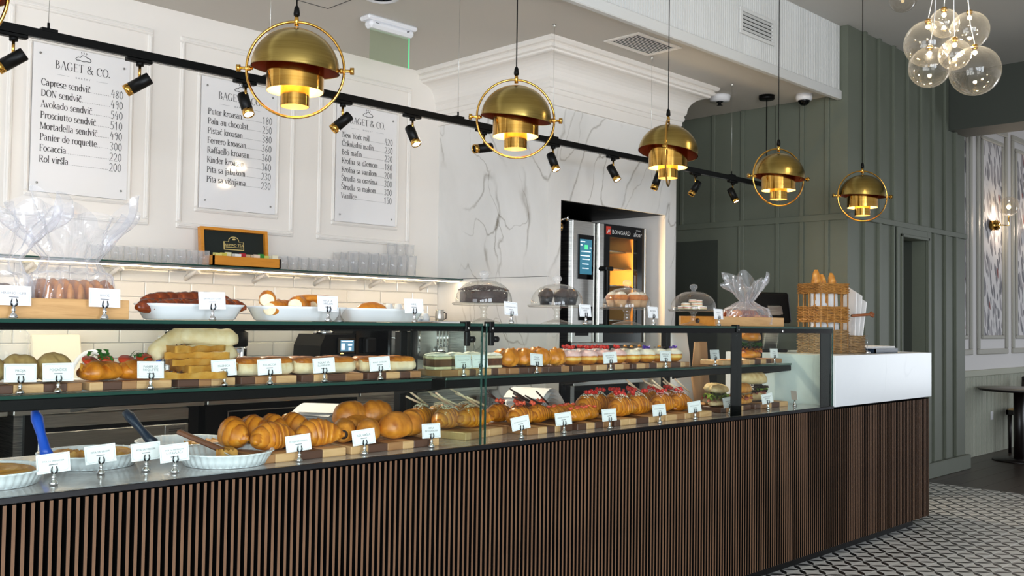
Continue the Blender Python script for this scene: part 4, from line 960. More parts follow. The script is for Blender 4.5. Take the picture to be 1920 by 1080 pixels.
obj('base', MB().box(-.14, .19, -.15, .17, 0, .04, .01), M['black_plastic'], t)
obj('tower', MB().box(-.13, -.035, -.03, .16, .04, .35, .01), M['black_plastic'], t)
obj('head', MB().box(-.14, .19, -.12, .16, .345, .395, .02), M['black_plastic'], t)
obj('water_gauge', MB().cyl((-.035, -.05, .05), (-.035, -.05, .40), .006), M['steel'], t)
p_ = obj('pot', MB().lathe([(.0, .05), (.115, .05), (.125, .08), (.125, .235), (.12, .255)], 34, (.065, -.02, 0)), M['chrome'], t)
obj('pot_collar', MB().lathe([(.122, .25), (.127, .255), (.127, .33), (.10, .345)], 34, (.065, -.02, 0)), M['black_plastic'], p_)
obj('pot_foot', MB().lathe([(.12, .040), (.122, .08), (.125, .082)], 34, (.065, -.02, 0)), M['black_plastic'], p_)
obj('filter_handle', MB().tube([(-.06, -.06, .34), (-.13, -.09, .34), (-.165, -.10, .30), (-.15, -.10, .24), (-.10, -.08, .22)], [.02, .03, .03, .026, .016], 10), M['black_plastic'], t)
obj('cable', MB().tube([(.19, -.02, .12), (.21, -.03, .10), (.225, -.03, .125), (.245, -.03, .135), (.262, -.03, .12), (.265, -.03, .06), (.265, -.03, .02)], .005, 6), M['rubber'], t)
t = thing('coffee_grinder', 'matt black coffee grinder with a small lit screen', 'coffee grinder', (3.50, 2.48, BZ))
m = MB(); m.prism([(-.15, 0), (.12, 0), (.12, .32), (-.10, .32), (-.135, .25)], -.14, .16); obj('body', m, M['black_plastic'], t)
obj('chin', MB().box(-.14, .10, -.20, -.14, .13, .20, .01).box(-.13, .10, -.20, -.14, 0, .02, .005), M['black_plastic'], t)
p_ = obj('screen_bezel', MB().box(-.02, .115, -.155, -.14, .20, .30, .004), M['black_gloss'], t)
obj('screen_image', MB().box(.0, .10, -.157, -.155, .215, .285), emit('screen_blue', '#5d87a3', .5), p_)
obj('screen_icons', MB().box(.005, .03, -.1585, -.157, .225, .265).box(.055, .085, -.1585, -.157, .25, .262).box(.06, .08, -.1585, -.157, .222, .24).box(.005, .09, -.1585, -.157, .275, .281), emit('screen_icons', '#e8f4ff', .8), p_)
obj('lamp', MB().sphere((.012, -.155, .195), .012, 10, 6), emit('orange_lamp', '#ffb65a', 5), p_)
obj('dosing_ring', MB().tube([(.04 + .035 * math.cos(a), -.20, .11 + .02 * math.sin(a)) for a in [2 * PI * i / 16 for i in range(16)]], .006, 6, closed=True), M['chrome'], t)
obj('collar', MB().lathe([(.065, .32), (.065, .335), (.05, .34), (.05, .37), (.068, .375)], 22, (-.02, 0, 0)), M['chrome'], t)
obj('hopper', MB().lathe([(.05, .372), (.07, .385), (.075, .40), (.075, .405), (.0, .408)], 22, (-.02, 0, 0)), M['black_plastic'], t)
obj('arm', MB().tube([(-.08, -.06, .355), (-.12, -.08, .355)], .006, 6).tube([(-.08, -.06, .325), (-.12, -.08, .33), (-.13, -.08, .322)], .005, 6), M['black'], t)
t = thing('second_grinder', 'taller glossy black grinder standing between grinder and coffee machine', 'coffee grinder', (3.72, 2.50, BZ))
obj('body', MB().box(-.09, .10, -.14, .16, 0, .40, .012), M['black_gloss'], t)
obj('hopper', MB().lathe([(.05, .40), (.06, .405), (.06, .412), (.0, .414)], 20), M['tumbler'], t)
obj('spout', MB().box(-.03, .05, -.19, -.14, .20, .30, .01), M['black_plastic'], t)
t = thing('espresso_machine', 'wide chrome espresso machine behind the strudel slices, cups stacked on top', 'coffee machine', (4.17, 2.46, BZ))
obj('back_body', MB().box(-.31, .31, -.02, .26, .08, .37, .01), M['steel'], t)
obj('cup_rail_top', MB().box(-.33, .33, -.20, .28, .375, .405, .008), M['steel'], t)
obj('top_edge', MB().box(-.335, .335, -.21, -.19, .37, .41, .004), M['chrome'], t)
obj('side_panel', MB().box(-.345, -.315, -.20, .27, .06, .375, .008), M['black_gloss'], t); obj('side_panel', MB().box(.315, .345, -.20, .27, .06, .375, .008), M['steel_dark'], t)
obj('drip_tray', MB().box(-.31, .31, -.24, .0, .05, .09, .006), M['chrome'], t)
obj('button_panel', MB().box(-.24, -.19, -.03, -.02, .20, .24).box(-.24, -.19, -.03, -.02, .14, .18), M['black'], t)
for gxx in (-.08, .17):
    for k in range(4): obj('group_bar', MB().cyl((gxx - .045 + k * .03, -.13, .23), (gxx - .045 + k * .03, -.13, .36), .008), M['chrome'], t)
    g_ = obj('group_head', MB().lathe([(.05, .19), (.055, .20), (.055, .235), (.03, .24)], 22, (gxx, -.11, 0)), M['chrome'], t)
    obj('portafilter', MB().lathe([(.02, .14), (.04, .155), (.045, .19)], 20, (gxx, -.11, 0)).tube([(gxx, -.15, .17), (gxx + .06, -.24, .16), (gxx + .09, -.28, .15)], [.012, .015, .017], 10), M['black_plastic'], g_)
    obj('spout', MB().tube([(gxx - .02, -.12, .10), (gxx - .015, -.12, .135), (gxx, -.12, .145), (gxx + .015, -.12, .135), (gxx + .02, -.12, .10)], .006, 6), M['chrome'], g_)
for sx in (-.29, .38): obj('steam_wand', MB().tube([(sx - .05, -.16, .30), (sx, -.19, .30), (sx + .015, -.20, .27), (sx + .03, -.21, .10)], [.008, .008, .006, .005], 8), M['chrome'], t)
for sx in (-.27, .27): obj('foot', MB().cyl((sx, -.15, 0), (sx, -.15, .06), .022).cyl((sx, .2, 0), (sx, .2, .06), .022), M['steel_dark'], t)
cup = thing('coffee_cup', 'white cup stacked upside down on the coffee machine', 'cup', (3.93, 2.50, BZ + .405), 0, 'cups on the coffee machine')
obj('body', MB().lathe([(.036, 0), (.034, .02), (.024, .055), (.022, .06), (.0, .058)], 20), M['porcelain'], cup)
obj('ear', MB().tube([(.033, 0, .015), (.052, 0, .02), (.052, 0, .038), (.028, 0, .045)], .004, 6), M['porcelain'], cup)
for i in range(6):
    for j in range(2):
        lab = '%s upturned white cup from the left, %s row on the coffee machine' % (ORD[i], ('front', 'back')[j])
        if i or j: dup(cup, (3.93 + i * .078, 2.50 + j * .09, BZ + .405), i * 1.3 + j, lab)
        else: cup['label'] = lab
for i in range(3): dup(cup, (3.96 + i * .078, 2.54, BZ + .4655), i * 1.1, '%s white cup from the left in the upper layer on the coffee machine' % ORD[i])
t = thing('milk_jug', 'steel milk jug at the right end of the coffee machine top', 'jug', (4.42, 2.46, BZ + .405))
obj('body', MB().lathe([(.03, 0), (.032, .03), (.028, .075), (.032, .085), (.027, .084)], 20), M['steel'], t)
obj('handle', MB().tube([(.03, 0, .07), (.06, 0, .06), (.06, 0, .025), (.032, 0, .015)], .004, 6), M['black'], t)
t = thing('cooking_pot', 'low round dark steel pot standing at the end of the cabinet beside the column', 'pot', (4.59, 2.30, BZ + .002))
obj('pot_body', MB().lathe([(.11, 0), (.112, .06), (.10, .10), (.05, .12), (.0, .122)], 28), M['steel_dark'], t)

# ---- glasses and tea box on the wall shelf
GZ = 1.6485
tum = thing('glass_tumbler', 'short glass tumbler left of the wooden tea box', 'glass', (0, 0, 0), 0, 'short glasses left of the tea box')
obj('glass', MB().lathe([(.0, .006), (.027, .006), (.028, .0), (.031, .0), (.034, .085), (.0325, .085), (.0285, .012), (.0, .012)], 18), M['tumbler'], tum)
k = 0
for i in range(9):
    for j in range(2):
        p = (2.135 + i * .073, 2.60 + j * .085, GZ)
        lab = '%s short glass from left, %s row left of tea box' % (ORD[i], ('front', 'back')[j])
        if k == 0: tum.location = p; tum['label'] = lab
        else: dup(tum, p, 0, lab)
        k += 1
for i in range(7):
    for j in range(2): dup(tum, (3.245 + i * .076, 2.60 + j * .085, GZ), 0, '%s short glass from left, %s row right of tea box' % (ORD[i], ('front', 'back')[j]), 'short glasses right of the tea box')
tall = thing('highball_glass', 'tall glass in the front row at the right end of the shelf', 'glass', (3.78, 2.60, GZ), 0, 'tall glasses at the shelf end')
obj('glass', MB().lathe([(.0, .008), (.028, .008), (.029, 0), (.032, 0), (.037, .145), (.0355, .145), (.03, .014), (.0, .014)], 18), M['tumbler'], tall)
for i in range(7):
    for j in range(3):
        lab = '%s tall glass from left, %s row, right end of wall shelf' % (ORD[i], ('front', 'middle', 'back')[j])
        if i or j: dup(tall, (3.78 + i * .082, 2.60 + j * .082, GZ), 0, lab)
        else: tall['label'] = lab
for i in range(3): dup(tum, (4.19 + i * .08, 2.72, GZ + .146), 0, '%s tumbler from the left stacked on top of the tall glasses' % ORD[i], 'tumblers on the tall glasses')
tb = thing('tea_box', 'open orange wooden tea box with dark green lid lining', 'box', (2.975, 2.62, GZ), 0)
bx = MB(); w2, d2 = .225, .075
bx.box(-w2, w2, -d2, -d2 + .01, 0, .060).box(-w2, w2, d2 - .01, d2, 0, .060).box(-w2, -w2 + .01, -d2, d2, 0, .062).box(w2 - .01, w2, -d2, d2, 0, .06).box(-w2, w2, -d2, d2, 0, .006)
obj('tray', bx, M['tea_wood'], tb)
Lx = tr(0, d2 + .008, .055) @ rotm('X', -.12)
ld = MB(); ld.box(-w2, w2, .012, .022, 0, .185).box(-w2, w2, -.016, .012, .168, .185).box(-w2, -w2 + .02, -.016, .012, 0, .168).box(w2 - .02, w2, -.016, .012, 0, .168)
obj('lid', ld.xf(Lx), M['tea_wood'], tb)
obj('lid_lining', MB().box(-w2 + .02, w2 - .02, .006, .012, 0, .168).xf(Lx), M['tea_green'], tb)
arch = [(-.068, 0), (.068, 0), (.068, .052), (.036, .052)] + [(.036 * math.cos(a), .058 + .026 * math.sin(a)) for a in [PI * i / 10 for i in range(1, 10)]] + [(-.036, .052), (-.068, .052)]
e_ = MB(); e_.prism([(x, z + .055) for x, z in arch], .0035, .006); em = obj('emblem', e_.xf(Lx), M['tea_gold'], tb)
e_ = MB(); e_.prism([(x * .92, z * .88 + .060) for x, z in arch], .0025, .0035); obj('emblem_field', e_.xf(Lx), M['tea_green'], em)
obj('lettering', text_mesh('t', [('AHMAD TEA', 0, 0, .0225, 'CENTER')], None).box(-.058, .058, 0, .0004, -.007, -.004).xf(Lx @ tr(0, .002, .078)), M['tea_gold'], em)
obj('emblem_flower', MB().sphere((0, .002, .121), .012, 10, 6, .5).xf(Lx), M['tea_gold'], em)
cols = ['#d8cf7a', '#cbbf4e', '#e6e0b8', '#e9e7df', '#b01c2a', '#d8b48a', '#e4cdb4', '#2f8a2e', '#d7d36a', '#e8e2c6']
for i, c_ in enumerate(cols):
    x = -.20 + i * .042
    obj('tea_sachet', MB().box(x, x + .040, -.055 + (i % 3) * .02, -.045 + (i % 3) * .02, .02, .075 + (i * 7 % 5) * .003).box(x + .004, x + .038, -.02, -.012, .02, .08), mat('sachet_paper', c_, .6), tb)

# ---- till and pale counter at the far end
t = thing('till_terminal', 'black till screen seen from behind beside the wicker basket', 'till', (5.62, .60, 1.172), -.55)
obj('base', MB().box(-.10, .10, -.09, .09, 0, .02, .006), M['black_plastic'], t)
obj('stand', MB().box(-.05, .05, -.02, .02, 0, .30, .006).xf(tr(.03, .04, .01) @ rotm('X', .25)), M['steel_dark'], t)
obj('screen_back', MB().box(-.155, .155, -.02, .02, 0, .205, .014).xf(tr(0, -.03, .185) @ rotm('X', -.22)), M['black_plastic'], t)
obj('vent_badge', MB().box(.0, .09, -.023, -.02, .055, .09, .002).xf(tr(0, -.03, .185) @ rotm('X', -.22)), M['steel_dark'], t)
t = thing('counter_bell', 'small chrome sign holder beside the basket on the marble counter', 'holder', (5.99, .10, 1.172))
obj('base', MB().lathe([(.0, 0), (.02, 0), (.018, .014), (.006, .02), (.0, .022)], 16), M['chrome'], t)
obj('wire', MB().cyl((0, 0, .02), (0, 0, .12), .0016, n=5), M['chrome'], t)
t = thing('white_tray', 'white tray of papers on the marble counter beside the basket', 'tray', (6.28, .22, 1.172))
obj('tray', MB().box(-.17, .17, -.12, .12, 0, .008, .003).box(-.17, .17, -.12, -.112, 0, .03).box(-.17, -.162, -.12, .12, 0, .03), M['navy'], t)
for i in range(5): obj('sheet', MB().box(-.16, .17, -.10, .11, .009 + i * .007, .0152 + i * .007).xf(rotm('Z', .03 * (i % 3 - 1))), M['paper'], t)
t = thing('brown_notebook', 'flat brown box with pale top at the far end of the marble counter', 'box', (6.58, .34, 1.172))
obj('box', MB().box(-.07, .09, -.10, .10, 0, .028, .002), M['kraft'], t); obj('top_sheet', MB().box(-.02, .095, -.10, .10, .028, .034), M['paper'], t)
# ---- paper bags behind the cases
t = thing('paper_bag', 'brown kraft paper bag standing behind the doughnuts', 'bag', (4.86, .60, DZ), .3)
obj('bag', MB().grid(lambda u, v: ((.085 * (abs(math.cos(2 * PI * u)) ** .4) * (1 if math.cos(2 * PI * u) > 0 else -1)) * (1 + .03 * math.sin(9 * v + 6 * u)), (.05 - .03 * v) * (abs(math.sin(2 * PI * u)) ** .5) * (1 if math.sin(2 * PI * u) > 0 else -1), .36 * v), 40, 10, wrapu=True), M['kraft'], t)
t2 = thing('paper_bag', 'white paper bag leaning beside the kraft bag behind the doughnuts', 'bag', (4.66, .60, DZ), .1)
obj('bag', MB().grid(lambda u, v: ((.095 * (abs(math.cos(2 * PI * u)) ** .4) * (1 if math.cos(2 * PI * u) > 0 else -1)) * (1 + .05 * math.sin(11 * v + 8 * u)), (.05 - .035 * v) * (abs(math.sin(2 * PI * u)) ** .5) * (1 if math.sin(2 * PI * u) > 0 else -1) + .02 * v, .44 * v), 40, 12, wrapu=True), M['paper'], t2)
for i, (x, y, z, s_, lab) in enumerate(((3.42, .46, DZ, 0, 'stack of white paper bags behind the cream-topped croissants'), (2.30, .56, DZ, 0, 'sheets of white paper behind the seeded buns'))):
    t = thing('paper_stack', lab, 'paper', (x, y + .12, z), .5)
    for k in range(6):
        a = rnd.uniform(-.15, .15)
        obj('sheet', MB().grid(lambda u, v, k=k: ((u - .5) * .30, (v - .5) * .2, .02 + .014 * k + .055 * (1 - (2 * u - .8) ** 2) * (1 if i == 0 else .5) + .004 * math.sin(7 * u + k)), 10, 4).xf(rotm('Z', a)), M['paper'], t)

# ---- table and chair in the next room
t = thing('cafe_table', 'round dark cafe table with pale top in the next room', 'table', (10.65, .66, 0))
obj('top', MB().lathe([(.0, .71), (.36, .71), (.375, .722), (.375, .735), (.0, .735)], 44), mat('table_top', '#7d776e', .3), t)
obj('top_edge', MB().lathe([(.365, .705), (.377, .715), (.377, .728)], 44), M['dark_wood'], t)
obj('pedestal', MB().lathe([(.05, .02), (.05, .70)], 20), M['dark_wood'], t); obj('foot_plate', MB().lathe([(.25, 0), (.25, .012), (.05, .025)], 32), M['dark_wood'], t)
def chair(loc, rz, label):
    t = thing('cane_chair', label, 'chair', loc, rz, None)
    obj('seat', MB().box(-.22, .22, -.22, .22, .44, .475, .01), M['cane'], t)
    fr_ = MB(); fr_.box(-.23, .23, -.23, -.205, .41, .46).box(-.23, .23, .205, .23, .41, .46).box(-.23, -.205, -.23, .23, .41, .46).box(.205, .23, -.23, .23, .41, .46); obj('seat_rail', fr_, M['dark_wood'], t)
    for sx in (-1, 1):
        obj('leg', MB().cyl((sx * .20, -.20, 0), (sx * .20, -.20, .45), .016, .02), M['dark_wood'], t)
        obj('leg', MB().tube([(sx * .20, .24, 0), (sx * .20, .21, .45), (sx * .20, .25, .80)], [.016, .02, .018], 10), M['dark_wood'], t)
    obj('back_panel', MB().box(-.18, .18, .235, .243, .60, .77), M['cane'], t)
    obj('back_rail', MB().box(-.215, .215, .225, .255, .765, .81, .01), M['dark_wood'], t); obj('back_rail', MB().box(-.2, .2, .225, .25, .57, .605, .006), M['dark_wood'], t)
    return t
chair((11.45, .74, 0), -PI / 2, 'dark chair with cane back right of the round table, at the picture edge')
t = thing('wall_socket', 'small white socket low on the fluted wainscot', 'socket', (11.08, 1.071, .40))
obj('plate', MB().box(-.035, .035, -.008, 0, -.045, .045, .003), M['plastic_white'], t)
# ================================================================ FOOD
def tone_obj(name, mb, tones, mat_, parent=None):
    me = bpy.data.meshes.new(name); me.from_pydata(mb.v, [], mb.f); me.polygons.foreach_set('use_smooth', mb.smooth)
    a = me.attributes.new('tone', 'FLOAT', 'POINT'); a.data.foreach_set('value', tones)
    me.materials.append(mat_); me.update()
    return obj(name, me, None, parent)
def nz(x, y, z, s=1.0): return noise.noise(Vector((x * s, y * s, z * s)))
def loft(L, rad, nu, nv, spine, disp, tonefn, flat=.72, sy=1.0, sz=1.0):
    """body of revolution along a spine, flattened underneath; returns builder and tones, lowest point at z=0"""
    mb = MB(); vs = []; tn = []
    for i in range(nu + 1):
        s = -1 + 2 * i / nu; c, tx, ty = spine(s); r = rad(s)
        for k in range(nv):
            a = 2 * PI * k / nv; q = r * (1 + disp(s, a)); o = q * math.cos(a) * sy; u = q * math.sin(a) * sz
            if u < 0: u *= flat
            vs.append((c[0] - ty * o, c[1] + tx * o, c[2] + u)); tn.append(tonefn(s, a))
    fs = []
    for i in range(nu):
        for k in range(nv):
            k2 = (k + 1) % nv; fs.append((i * nv + k, (i + 1) * nv + k, (i + 1) * nv + k2, i * nv + k2))
    fs.append(tuple(range(nv))); fs.append(tuple(nu * nv + k for k in range(nv))[::-1])
    zmin = min(v[2] for v in vs); mb.add([(x, y, z - zmin) for x, y, z in vs], fs, True); return mb, tn
def croissant_mesh(L, R, seed, bend=.035, segs=3.6):
    def spine(s):
        t = Vector((L / 2, -2 * bend * s, 0)).normalized(); return (L / 2 * s, bend * (1 - s * s) - bend / 2, 0), t.x, t.y
    def rad(s): return R * max(.16, (1 - abs(s) ** 2.1) ** .75)
    def fr(s, a):
        ph = abs(s) * segs + .22 * math.sin(a + seed) + .10 * nz(s * 3, a, seed); return ph - math.floor(ph)
    def disp(s, a): return .10 * (1 - fr(s, a)) - .04 + .06 * nz(s * 4 + seed, math.cos(a) * 2, math.sin(a) * 2)
    def tone(s, a): return min(1, max(0, .22 + .62 * fr(s, a) ** 1.3 + .12 * nz(s * 6, a * 2, seed) - .10 * max(0, math.sin(a)) + .15 * max(0, -math.sin(a))))
    return loft(L, rad, 54, 18, spine, disp, tone, .6, 1.0, 1.08)
def loaf_mesh(L, W, H, seed, pw=3.0, bump=.06, slashes=0, tl=.45, tipr=.25):
    def spine(s): return (L / 2 * s, 0, 0), 1, 0
    def rad(s): return max(tipr, (1 - abs(s) ** pw) ** .5)
    def disp(s, a):
        d = bump * nz(s * 3 + seed * 7, math.cos(a) * 1.5, math.sin(a) * 1.5 + seed)
        if slashes and math.sin(a) > .2:
            f = (s * slashes + .35 * math.cos(a)) % 1.0; d += -.10 if f < .22 else 0
        return d
    def tone(s, a):
        b = tl + .28 * max(0, -math.sin(a)) - .12 * max(0, math.sin(a)) + .22 * nz(s * 5 + seed, a * 1.3, seed * 3)
        if slashes and math.sin(a) > .2 and (s * slashes + .35 * math.cos(a)) % 1.0 < .22: b += .38
        return min(1, max(0, b))
    return loft(L, rad, 30, 16, spine, disp, tone, .55, W / 2, H / 1.55)
def scatter(mb, n, fn, s, seed):
    r = random.Random(seed)
    for _ in range(n):
        x, y, z = fn(r.random(), r.random()); a = r.random() * 6.28; q = s * r.uniform(.6, 1.2)
        mb.add([(x + q * math.cos(a), y + q * math.sin(a), z), (x - q * .4 * math.sin(a), y + q * .4 * math.cos(a), z + q * .3), (x - q * math.cos(a), y - q * math.sin(a), z), (x + q * .4 * math.sin(a), y - q * .4 * math.cos(a), z - q * .2), (x, y, z + q * .6)],
               [(0, 1, 4), (1, 2, 4), (2, 3, 4), (3, 0, 4)])
def berries(mb, cx, cy_, z, n, r, seed, spread):
    q = random.Random(seed)
    for i in range(n):
        a = q.random() * 6.28; d = spread * math.sqrt(q.random())
        mb.sphere((cx + d * math.cos(a), cy_ + d * math.sin(a), z + r * .6 + q.random() * r), r * q.uniform(.85, 1.15), 8, 6)
def frill(r0, amp, n, z, th, seed, sx=1.0, sy=1.0):
    def fn(u, v):
        a = 2 * PI * u; q = r0 * (.55 + .45 * v) * (1 + amp * v * math.sin(n * a + seed) * .5 + .12 * v * nz(math.cos(a) * 2, math.sin(a) * 2, seed))
        return (sx * q * math.cos(a), sy * q * math.sin(a), z + th * v * math.sin(n * 1.7 * a + seed * 2) - .2 * th * v)
    return MB().grid(fn, 48, 4, wrapu=True)

# ---- wooden boards made of glued staves
def board(x0, x1, y0, y1, z, label, seed, h=.026, rz=0.0, tone=None):
    t = thing('serving_board', label, 'board', ((x0 + x1) / 2, (y0 + y1) / 2, z), rz, 'wooden boards under the pastries')
    q = random.Random(seed); w_ = (x1 - x0) / 2; d = (y1 - y0) / 2; x = -w_
    ms = tone or ['stave_light', 'stave_dark', 'stave_mid', 'stave_light', 'stave_dark']; k = q.randint(0, 4)
    while x < w_ - .012:
        e = min(w_, x + q.uniform(.035, .10))
        if w_ - e < .03: e = w_
        obj('stave', MB().box(x + .0003, e - .0003, -d, d, 0, h, .0025), M[ms[k % len(ms)]], t); k += 1; x = e
    return t
board(.72, 1.155, .305, .445, MZ, 'board under the corn breads at the left end of the left shelf', 1)
board(1.175, 1.435, .300, .440, MZ, 'board under the two green-topped toasts', 2)
board(1.455, 1.660, .300, .440, MZ, 'board under the stacked pizza slices', 3)
board(1.680, 1.900, .300, .440, MZ, 'board with pale end under the focaccia squares', 4)
board(1.920, 2.190, .300, .440, MZ, 'reddish board under the crusted rolls behind the ROLAT card', 5)
board(2.210, 2.470, .300, .440, MZ, 'board under the pale rolls at the right end of the left shelf', 6)
board(2.565, 2.935, .290, .440, MZ, 'board under the strudel slices at the left end of the right shelf', 7)
board(2.955, 3.345, .290, .440, MZ, 'dark board under the puff pastry turnovers', 8, tone=['stave_dark', 'stave_mid', 'stave_dark'])
board(3.365, 3.790, .290, .440, MZ, 'pale board under the pink doughnuts', 9, tone=['stave_light', 'stave_mid', 'stave_light', 'stave_dark'])
board(3.810, 4.300, .290, .440, MZ, 'brown board under the white-glazed doughnuts', 10, tone=['stave_mid', 'stave_dark', 'stave_light'])
board(4.62, 4.83, .290, .440, MZ, 'orange board beside the mullion on the right shelf', 11, tone=['stave_mid', 'stave_light'])
board(4.90, 5.26, .290, .440, MZ, 'board under the burger bun at the right end', 12)
board(1.635, 1.965, .085, .38, DZ, 'board under the plain butter croissants', 13, .028)
board(1.985, 2.385, .085, .38, DZ, 'board under the sausage rolls and seeded buns', 14, .028)
board(2.53, 2.83, .16, .40, DZ, 'pale turned board under the white-stick croissants', 15, .030, .22, ['stave_light', 'stave_light', 'stave_mid'])
board(2.875, 3.155, .10, .38, DZ, 'board under the chocolate-stick croissants', 16, .028)
board(3.175, 3.41, .09, .36, DZ, 'board under the strawberry-topped turnovers', 17, .028)
board(3.43, 3.80, .09, .40, DZ, 'board under the red-berry cream croissants', 18, .028, 0, ['stave_light', 'stave_dark', 'stave_light'])
board(3.82, 4.21, .09, .40, DZ, 'board under the pink cream croissants by the mullion', 19, .028, 0, ['stave_light', 'stave_mid'])
board(4.40, 4.70, .16, .42, DZ, 'board under the lettuce baguettes', 20, .028)
board(4.74, 5.10, .16, .42, DZ, 'board under the large ciabatta sandwich at the case end', 21, .028)

# ---- plain butter croissants
G = 'butter croissants on the board'
cro_me = []
for sd in range(3):
    mb, tn = croissant_mesh(.185, .048, sd * 2.3 + .7)
    o = tone_obj('croissant', mb, tn, M['croissant']); cro_me.append(o.data); bpy.data.objects.remove(o)
def croissant(loc, rz, label, group, k=0, s=1.0, ry=0):
    t = thing('croissant', label, 'croissant', loc, rz, group, s); obj('crust', cro_me[k % 3], None, t)
    if ry: t.rotation_euler = (0, ry, rz)
    return t
for i, (x, y, rz, z) in enumerate(((1.725, .155, .15, 0), (1.895, .150, -.1, 0))): croissant((x, y, DZ + .0285 + z), rz, '%s golden butter croissant in the front row behind the PUTER KROASAN card' % ('left', 'right')[i], G, i, (1, 1, 1.12))
for i, (x, y, rz, z) in enumerate(((1.665, .285, 1.25, 0), (1.745, .295, 1.5, 0), (1.825, .30, 1.35, 0), (1.905, .30, 1.6, 0))): croissant((x, y, DZ + .0285 + z), rz, '%s golden butter croissant from left in the back row, PUTER KROASAN board' % ORD[i], G, i + 1, (.98, 1, 1.25))
# ---- sausage rolls with dark ends
G = 'sausage rolls'
for i, (x, y, rz, z) in enumerate(((2.045, .215, .95, 0), (2.115, .165, .85, 0), (2.155, .29, .6, 0.0))):
    t = thing('sausage_roll', ('golden sausage roll with dark filled end, leftmost of three', 'golden sausage roll directly behind the ROL card', 'golden sausage roll behind the other two')[i], 'pastry', (x, y, DZ + .0285 + z), rz, G)
    mb, tn = loaf_mesh(.19, .088, .082, i + 3, 4, .09, 0, .5, .5); tone_obj('dough', mb, tn, M['bun'], t)
    obj('filling', MB().sphere((0, 0, 0), .016, 10, 8).xf(tr(-.096, 0, .036)), M['patty'], t)
# ---- seeded buns
G = 'seeded buns'
for i, (x, y, rz, z) in enumerate(((2.155, .335, .2, .035), (2.27, .33, -.2, .03), (2.245, .17, .1, 0), (2.335, .20, .9, 0))):
    t = thing('seeded_bun', ('seeded bun at the back left, tallest of four', 'seeded bun at the back right touching the rear post', 'front seeded bun right of the ROL card', 'seeded bun half behind the INTEGRALNA card')[i], 'pastry', (x, y, DZ + .0285 + z), rz, G)
    mb, tn = loaf_mesh(.145, .105, .098, i + 11, 2.6, .10, 0, .42); tone_obj('dough', mb, tn, M['bun'], t)
    s_ = MB(); scatter(s_, 170, lambda a, b: (.058 * (2 * a - 1), .036 * (2 * b - 1), .094 * (1 - .34 * ((2 * a - 1) ** 2 + (2 * b - 1) ** 2) * .8)), .0030, i); o = obj('seed_topping', s_, M['seeds'], t); o['kind'] = 'stuff'
# ---- topped croissants: sticks, flakes, fruit
def topped(loc, rz, label, group, k, top, s=1.0, seed=1, L=.185):
    t = croissant(loc, rz, label, group, k, s); t.name = 'filled_croissant'
    q = random.Random(seed)
    if top in ('white', 'pink', 'berry'):
        m_ = MB(); scatter(m_, 230, lambda a, b: (.150 * (a - .5), .012 + .052 * (b - .5), .096 - .30 * abs(a - .5) ** 2 - 16 * (b - .5) ** 2 * .0022), .0042, seed)
        o = obj('cream_flakes', m_, M['flakes'] if top != 'pink' else M['pink_cream'], t); o['kind'] = 'stuff'
    if top == 'choc':
        m_ = MB(); scatter(m_, 200, lambda a, b: (.140 * (a - .5), .012 + .05 * (b - .5), .095 - .30 * abs(a - .5) ** 2), .0042, seed); o = obj('chocolate_crumbs', m_, M['choc'], t); o['kind'] = 'stuff'
    if top in ('white', 'choc', 'pink'):
        for j in range(2):
            x = q.uniform(-.03, .03); y = q.uniform(-.01, .03)
            obj('chocolate_stick', MB().cyl((x + .05, y, .085), (x - .07, y + q.uniform(-.02, .02), .150 - .02 * j), .0050, .0042, 6), M['white_choc'] if top != 'choc' else M['choc'], t)
    if top in ('berry', 'pink', 'choc'):
        m_ = MB(); berries(m_, q.uniform(-.03, .03), .012, .092, 7, .0085, seed, .024); berries(m_, q.uniform(-.05, .05), .012, .086, 4, .0085, seed + 5, .018)
        o = obj('red_currants', m_, M['red_fruit'] if top != 'choc' else M['straw'], t); o['kind'] = 'stuff'
    return t
Z0 = DZ + .031
G = 'white-stick croissants'
for i, (x, y, rz, z) in enumerate(((2.70, .235, -.05, 0), (2.60, .27, .1, 0), (2.545, .37, .3, 0), (2.655, .385, .1, .0), (2.775, .36, -.2, 0))):
    topped((x, y, Z0 + z), rz, ('croissant with white sticks and flakes, front one by the glass joint', 'croissant with white sticks, second from the front', 'croissant with white sticks, farthest left by the rear post', 'croissant with white sticks in the middle of the back row', 'croissant with white sticks at the back right')[i], G, i, 'white', 1.0, i + 31)
G = 'chocolate-stick croissants'
for i, (x, y, rz) in enumerate(((2.945, .20, .05), (3.07, .215, .2), (2.96, .345, .1), (3.11, .345, -.1))):
    topped((x, y, Z0 - .002), rz, ('dark chocolate-stick croissant in the front row left', 'dark chocolate-stick croissant in the front row right', 'dark chocolate-stick croissant in the back row left', 'dark chocolate-stick croissant in the back row right')[i], G, i + 1, 'choc', .93, i + 41)
G = 'strawberry turnovers'
for i, (x, y, rz) in enumerate(((3.245, .16, .1), (3.345, .19, -.1), (3.25, .29, .2), (3.355, .31, 0))):
    t = thing('strawberry_turnover', ('flat strawberry-topped turnover in front left', 'flat strawberry-topped turnover in front right', 'flat strawberry-topped turnover at the back left', 'flat strawberry-topped turnover at the back right')[i], 'pastry', (x, y, Z0 - .002), rz, G)
    mb, tn = loaf_mesh(.14, .085, .062, i + 21, 2.5, .16, 5, .45); tone_obj('dough', mb, tn, M['croissant'], t)
    m_ = MB()
    for j in range(6): m_.sphere((-.045 + .018 * j, .01 * math.sin(j * 2 + i), .060 - .25 * (j - 2.5) ** 2 * .001), .0105, 8, 6, .55)
    o = obj('strawberry_slices', m_, M['straw'], t); o['kind'] = 'stuff'
G = 'red-berry cream croissants'
